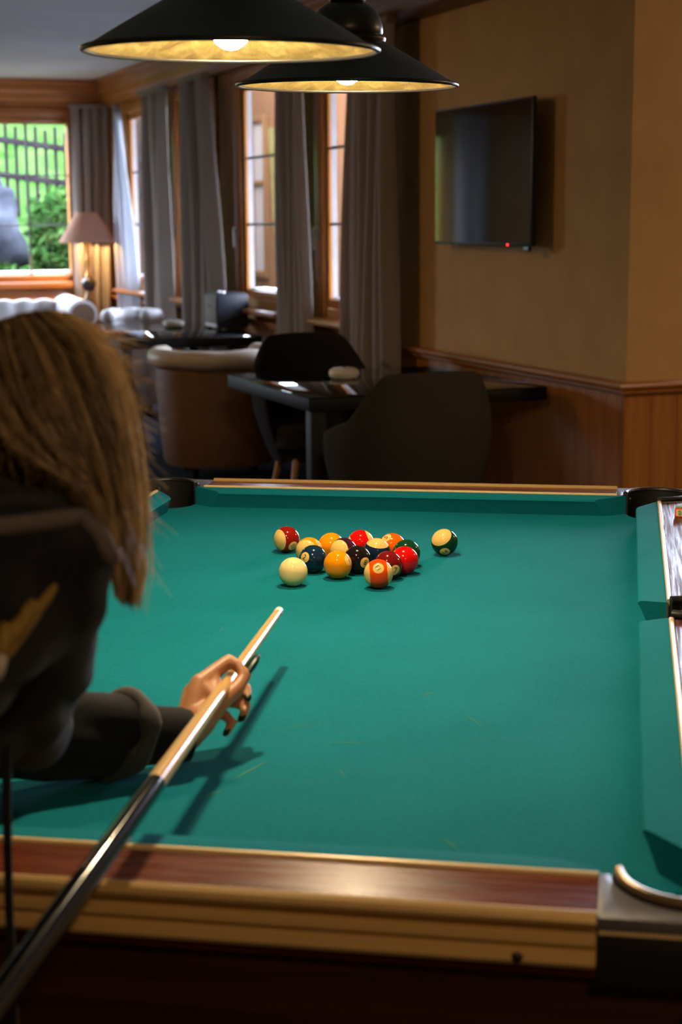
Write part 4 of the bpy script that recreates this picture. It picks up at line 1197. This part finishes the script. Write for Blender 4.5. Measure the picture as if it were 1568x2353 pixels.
# jacket
jk = MB()
def jl(a, b_, r0, r1): jk.cap(J[a] if isinstance(a, str) else a, J[b_] if isinstance(b_, str) else b_, r0, r1)
sd = (J['el']-J['wr']).normalized()
s0 = J['wr'] + sd*.078
jl(s0, J['wr'].lerp(J['el'], .75), .049, .054); jl(J['wr'].lerp(J['el'], .75), 'el', .054, .058); jl('el', 'ls', .060, .078)
jl('rs', 're', .076, .066); jl('re', J['re'].lerp(rw, .75), .062, .05)
jl('pelvis', 'waist', .150, .145); jl('waist', 'chest', .145, .145); jl('chest', 'rs', .135, .082); jl('chest', 'ls', .13, .08); jl('rs', 'ls', .08, .08)
jl('rs', V((0.2576, 1.5306, 1.0852)), .08, .065); jl(V((0.2576, 1.5306, 1.0852)), V((0.2668, 1.6293, .9883)), .066, .05); jl(V((0.2668, 1.6293, .9883)), 'chest', .05, .12); jl('chest', 'neck', .125, .075); jl('neck', 'rs', .075, .08)
jk.ell((.2456, 1.4710, 1.1950), (.085, .075, .052), None, 20, 12)
jm = remeshed(fit(jk), .006, 6, .5)
bmj = bmesh.new(); bmj.from_mesh(jm); bmj.normal_update()
for v in bmj.verts:
    p = v.co
    v.co = p + v.normal*(.0065*noise.noise(V((p.x*16, p.y*16, p.z*16))) + .0035*math.sin((p.x*34+p.z*60+4*noise.noise(p*9))))
bmj.to_mesh(jm)
bvh = BVHTree.FromBMesh(bmj); bmj.free()
jacket = link('jacket', jm, 'jacket_black', P_)
# cuffs: narrow inner cuff and the rolled sleeve edge
q1 = J['wr'] - sd*.004
fit(MB().tube([q1, q1+sd*.012, q1+sd*.05, q1+sd*.095], [.0335, .0365, .0385, .043], 28)).build('inner_cuff', 'jacket_black', P_, angle=50)
ax_ = sd.cross(V((0, 0, 1))).normalized(); bx_ = ax_.cross(sd)
for dd, rr_, tr_ in ((.092, .0485, .0125),):
    cc = J['wr'] + sd*dd
    fit(MB().tube([cc + (ax_*math.cos(2*PI*k/40) + bx_*math.sin(2*PI*k/40))*rr_ + sd*(.030*math.cos(2*PI*k/40+.6)) for k in range(40)], [tr_*(1+.18*math.sin(k*.9)) for k in range(40)], 12, closed=True)).build('rolled_cuff', 'sleeve_lining', P_, angle=80)
# hood edge with the light on it put into its colour, drawstring
he = [(0.1861, 1.4420, 1.1846), (0.2078, 1.4242, 1.1949), (0.2463, 1.3972, 1.2041), (0.2830, 1.3924, 1.2053), (0.3051, 1.4028, 1.1848), (0.3252, 1.4270, 1.1541)]
EMB = [((0.2392, 1.2676, 1.2098), (0.2234, 1.2697, 1.1894), 0.0045, 0.006, 'embroidery_gold'),
       ((0.222, 1.2717, 1.1969), (0.2109, 1.2723, 1.1781), 0.0075, 0.009, 'embroidery_gold'),
       ((0.216, 1.2719, 1.186), (0.201, 1.274, 1.1673), 0.008, 0.01, 'embroidery_gold'),
       ((0.2013, 1.2764, 1.1803), (0.1943, 1.2743, 1.1553), 0.01, 0.009, 'embroidery_gold'),
       ((0.2289, 1.2683, 1.1928), (0.1897, 1.2741, 1.145), 0.004, 0.006, 'embroidery_gold'),
       ((0.1965, 1.2741, 1.1587), (0.1891, 1.2727, 1.1365), 0.005, 0.007, 'embroidery_pale'),
       ((0.1887, 1.2807, 1.1776), (0.1735, 1.2806, 1.1469), 0.009, 0.01, 'embroidery_gold'),
       ((0.1722, 1.2864, 1.1743), (0.15, 1.2876, 1.1368), 0.009, 0.008, 'embroidery_gold')]
STRAP = [(0.2328, 1.5146, 1.0111), (0.2247, 1.4824, 0.9401), (0.2196, 1.4602, 0.8711), (0.2173, 1.4487, 0.8065), (0.2138, 1.4345, 0.7258)]
he = [(0.1991, 1.4276, 1.2271), (0.2194, 1.4103, 1.2336), (0.2534, 1.3875, 1.2396), (0.2857, 1.3865, 1.2421), (0.3042, 1.3976, 1.2232), (0.3189, 1.4193, 1.1953)]
hpts = [V(p) for p in he]
hs = []
for i in range(len(hpts)-1):
    for k in range(5): hs.append(hpts[i].lerp(hpts[i+1], k/5))
hs.append(hpts[-1])
cam_p = V((0, 0, 1.4955))
def onto(p, lift):
    """drop a point on to the jacket along the line of arrival"""
    d = (V(p)-cam_p).normalized(); o_ = cam_p-OFF
    h_ = bvh.ray_cast(o_, d)
    return (h_[0] - d*lift) if h_[0] else None
pts = [q_ for q_ in (onto(p, .004) for p in hs) if q_]
if len(pts) > 3: MB().tube(pts, [.009]*len(pts), 10).build('hood_edge', 'hood_lit_rim', P_, angle=80)
fit(MB().tube(STRAP, [.0052, .0045, .0042, .0042, .005], 8)).build('drawstring', 'jacket_black', P_, angle=80)
fit(MB().ell(STRAP[-1], (.007, .007, .012), None, 10, 8)).build('string_end', 'black_plastic', P_)
# gold embroidery on the back of the jacket
def stroke(a, b_, w0, w1, mat):
    a, b_ = V(a), V(b_); n_ = 9; ps = []
    for k in range(n_+1):
        q_ = onto(a.lerp(b_, k/n_), .0012)
        if q_: ps.append(q_)
    if len(ps) > 2:
        MB().tube(ps, [lerp(w0, w1, k/(len(ps)-1))*(.65+.35*math.sin(PI*k/(len(ps)-1))) for k in range(len(ps))], 10).build('embroidery', mat, P_, angle=80)
for e_ in EMB: stroke(*e_)
# trousers and shoes
tr_ = MB()
for h_, k_, a_ in ((hipR, knR, anR), (hipL, knL, anL)):
    tr_.cap(J['pelvis'], h_, .125, .11); tr_.cap(h_, k_, .10, .07); tr_.cap(k_, a_, .068, .058)
link('trousers', remeshed(fit(tr_), .010, 5, .5), 'trouser_black', P_)
for a_ in (anR, anL):
    sm = MB()
    d_ = V((.9, .4, 0)).normalized()
    sm.cap(a_ + V((0, 0, -.045)) - d_*.02, a_ + V((0, 0, -.055)) + d_*.14, .044, .034)
    sm.v = [(x, y, max(z, .002)) for x, y, z in sm.v]
    link('shoe', remeshed(fit(sm), .006, 3, .5), 'shoe', P_)
# hair
GUIDES = [
  [(0.322, 1.6, 1.408), (0.354, 1.582, 1.378), (0.373, 1.566, 1.331), (0.379, 1.552, 1.268), (0.374, 1.531, 1.206), (0.368, 1.52, 1.165), (0.361, 1.51, 1.131)],
  [(0.3, 1.577, 1.412), (0.326, 1.541, 1.388), (0.342, 1.515, 1.341), (0.352, 1.498, 1.276), (0.354, 1.486, 1.215), (0.352, 1.484, 1.174), (0.349, 1.483, 1.137)],
  [(0.279, 1.574, 1.411), (0.294, 1.529, 1.379), (0.306, 1.494, 1.333), (0.323, 1.478, 1.281), (0.334, 1.469, 1.228), (0.337, 1.464, 1.179), (0.339, 1.467, 1.142)],
  [(0.263, 1.579, 1.407), (0.266, 1.533, 1.372), (0.276, 1.499, 1.326), (0.298, 1.483, 1.286), (0.317, 1.475, 1.253), (0.328, 1.466, 1.204), (0.332, 1.46, 1.151)],
  [(0.239, 1.587, 1.398), (0.239, 1.546, 1.355), (0.252, 1.511, 1.313), (0.277, 1.49, 1.282), (0.308, 1.478, 1.253), (0.326, 1.474, 1.211), (0.332, 1.468, 1.162)],
  [(0.219, 1.612, 1.376), (0.219, 1.57, 1.329), (0.238, 1.534, 1.295), (0.273, 1.506, 1.272), (0.306, 1.489, 1.247), (0.325, 1.485, 1.209), (0.333, 1.48, 1.172)],
  [(0.23, 1.693, 1.37), (0.235, 1.703, 1.315), (0.261, 1.684, 1.271), (0.298, 1.643, 1.242), (0.327, 1.595, 1.221), (0.339, 1.551, 1.188), (0.343, 1.522, 1.154)],
  [(0.28, 1.68, 1.401), (0.301, 1.708, 1.358), (0.32, 1.7, 1.302), (0.338, 1.663, 1.255), (0.35, 1.608, 1.217), (0.355, 1.565, 1.18), (0.353, 1.537, 1.141)],
  [(0.316, 1.657, 1.407), (0.351, 1.67, 1.374), (0.375, 1.662, 1.322), (0.384, 1.634, 1.256), (0.379, 1.592, 1.195), (0.371, 1.561, 1.157), (0.364, 1.541, 1.126)],
]
NG, NT = 9, 7
def cr(p0, p1, p2, p3, t): return .5*((2*p1)+(p2-p0)*t+(2*p0-5*p1+4*p2-p3)*t*t+(3*p1-p0-3*p2+p3)*t**3)
GV = [[V(p) for p in g] for g in GUIDES]
def along(g, t):
    x = max(0, min(NT-1-1e-6, t*(NT-1))); i = int(x); f_ = x-i
    return cr(g[max(0, i-1)], g[i], g[min(NT-1, i+1)], g[min(NT-1, i+2)], f_)
def hairpt(u, t):
    x = (u % 1.0)*NG; i = int(x); f_ = x-i
    return cr(along(GV[(i-1) % NG], t), along(GV[i % NG], t), along(GV[(i+1) % NG], t), along(GV[(i+2) % NG], t), f_)
nu, ntt = 72, 40
cen = [sum((hairpt(k/12, j/ntt) for k in range(12)), V((0, 0, 0)))/12 for j in range(ntt+1)]
vs = []; fs = []
for j in range(ntt+1):
    for i in range(nu):
        p = hairpt(i/nu, j/ntt)
        p = p.lerp(cen[j], .07 + .05*math.sin(i*2.1+math.sin(j*.21)*2) + (.3*max(0, j/ntt-.85)/.15))
        vs.append(tuple(p-OFF))
for j in range(ntt):
    for i in range(nu): fs.append((j*nu+i, j*nu+(i+1) % nu, (j+1)*nu+(i+1) % nu, (j+1)*nu+i))
fs += [tuple(reversed(range(nu))), tuple(range(ntt*nu, (ntt+1)*nu))]
hm_ = MB().add(vs, fs)
cp_ = MB().ell(hd + UD*.020 - FD*.012, (.083, .094, .097), RM, 36, 24)
cp_.f = [f_ for f_ in cp_.f if sum((V(cp_.v[i])-hd).dot(FD) for i in f_)/4 < .035+.10*max(0, sum((V(cp_.v[i])-hd).dot(UD) for i in f_)/4-.02)*6 or sum((V(cp_.v[i])-hd).dot(UD) for i in f_)/4 > .075]
fit(cp_)
hm_.add(cp_.v, cp_.f)
hmesh = hm_.mesh('hair_mass', angle=80)
a_ = hmesh.attributes.new('strand', 'FLOAT', 'POINT')
a_.data.foreach_set('value', [.08+.14*abs(math.sin(i*1.7)) for i in range(len(hmesh.vertices))])
hair = link('hair', hmesh, 'hair', P_)
rnd = random.Random(11)
st_ = MB(); val = []
NS, SG = 4600, 15
for k in range(NS):
    u = rnd.random(); t0 = rnd.uniform(0, .22)**1.3 if rnd.random() < .8 else rnd.uniform(0, .5); t1 = min(1.0, rnd.uniform(.62, 1.06))
    lock = math.floor(u*46)
    lr = random.Random(lock*7+1)
    lv = lr.uniform(.03, 1.1); ph = lr.uniform(0, 6.28); wv = lr.uniform(.002, .006)
    off = rnd.gauss(.0005, .0022)
    if rnd.random() < .035: off += rnd.uniform(.003, .014)
    uu = u + (lr.uniform(-.012, .012))
    pp = []
    for j in range(SG+1):
        t = t0+(t1-t0)*j/SG
        p = hairpt(uu+.006*math.sin(t*6+ph), t); i_ = min(ntt, int(t*ntt))
        n_ = (p-cen[i_]); n_.normalize()
        p = p + n_*(off*(.3+t) + wv*math.sin(t*9+ph)*t) + V((rnd.gauss(0, .0006), rnd.gauss(0, .0006), 0))
        pp.append(p)
    r0 = rnd.uniform(.00055, .0010)
    n0 = len(st_.v)
    st_.tube(pp, [r0*(1-.7*(j/SG)**3) for j in range(SG+1)], 3, cap=False)
    vv = min(1, max(0, lv+rnd.gauss(0, .16)))
    val += [min(1, vv*(.82+.40*(j/SG))) for j in range(SG+1) for _ in range(3)]
# short flyaways and the swept layer over the crown
for k in range(1500):
    u = rnd.random(); t = rnd.uniform(.0, .75)**1.4
    p = hairpt(u, t); n_ = (p-cen[min(ntt, int(t*ntt))]).normalized(); p2 = hairpt(u, min(1, t+.12))
    d_ = (p2-p).normalized()
    L_ = rnd.uniform(.02, .060); a2 = n_*rnd.uniform(.05, .6)*(1 if k % 3 else 1.6)
    pp = [p + d_*L_*s + a2*L_*s*s for s in (0, .33, .66, 1)]
    st_.tube(pp, [.0004, .00035, .0003, .0002], 3, cap=False)
    val += [rnd.uniform(.5, .95)]*12
fit(st_)
smesh = st_.mesh('hair_strands', angle=180)
a_ = smesh.attributes.new('strand', 'FLOAT', 'POINT')
a_.data.foreach_set('value', val)
so_ = link('hair_strands', smesh, 'hair', P_)
so_['kind'] = 'stuff'
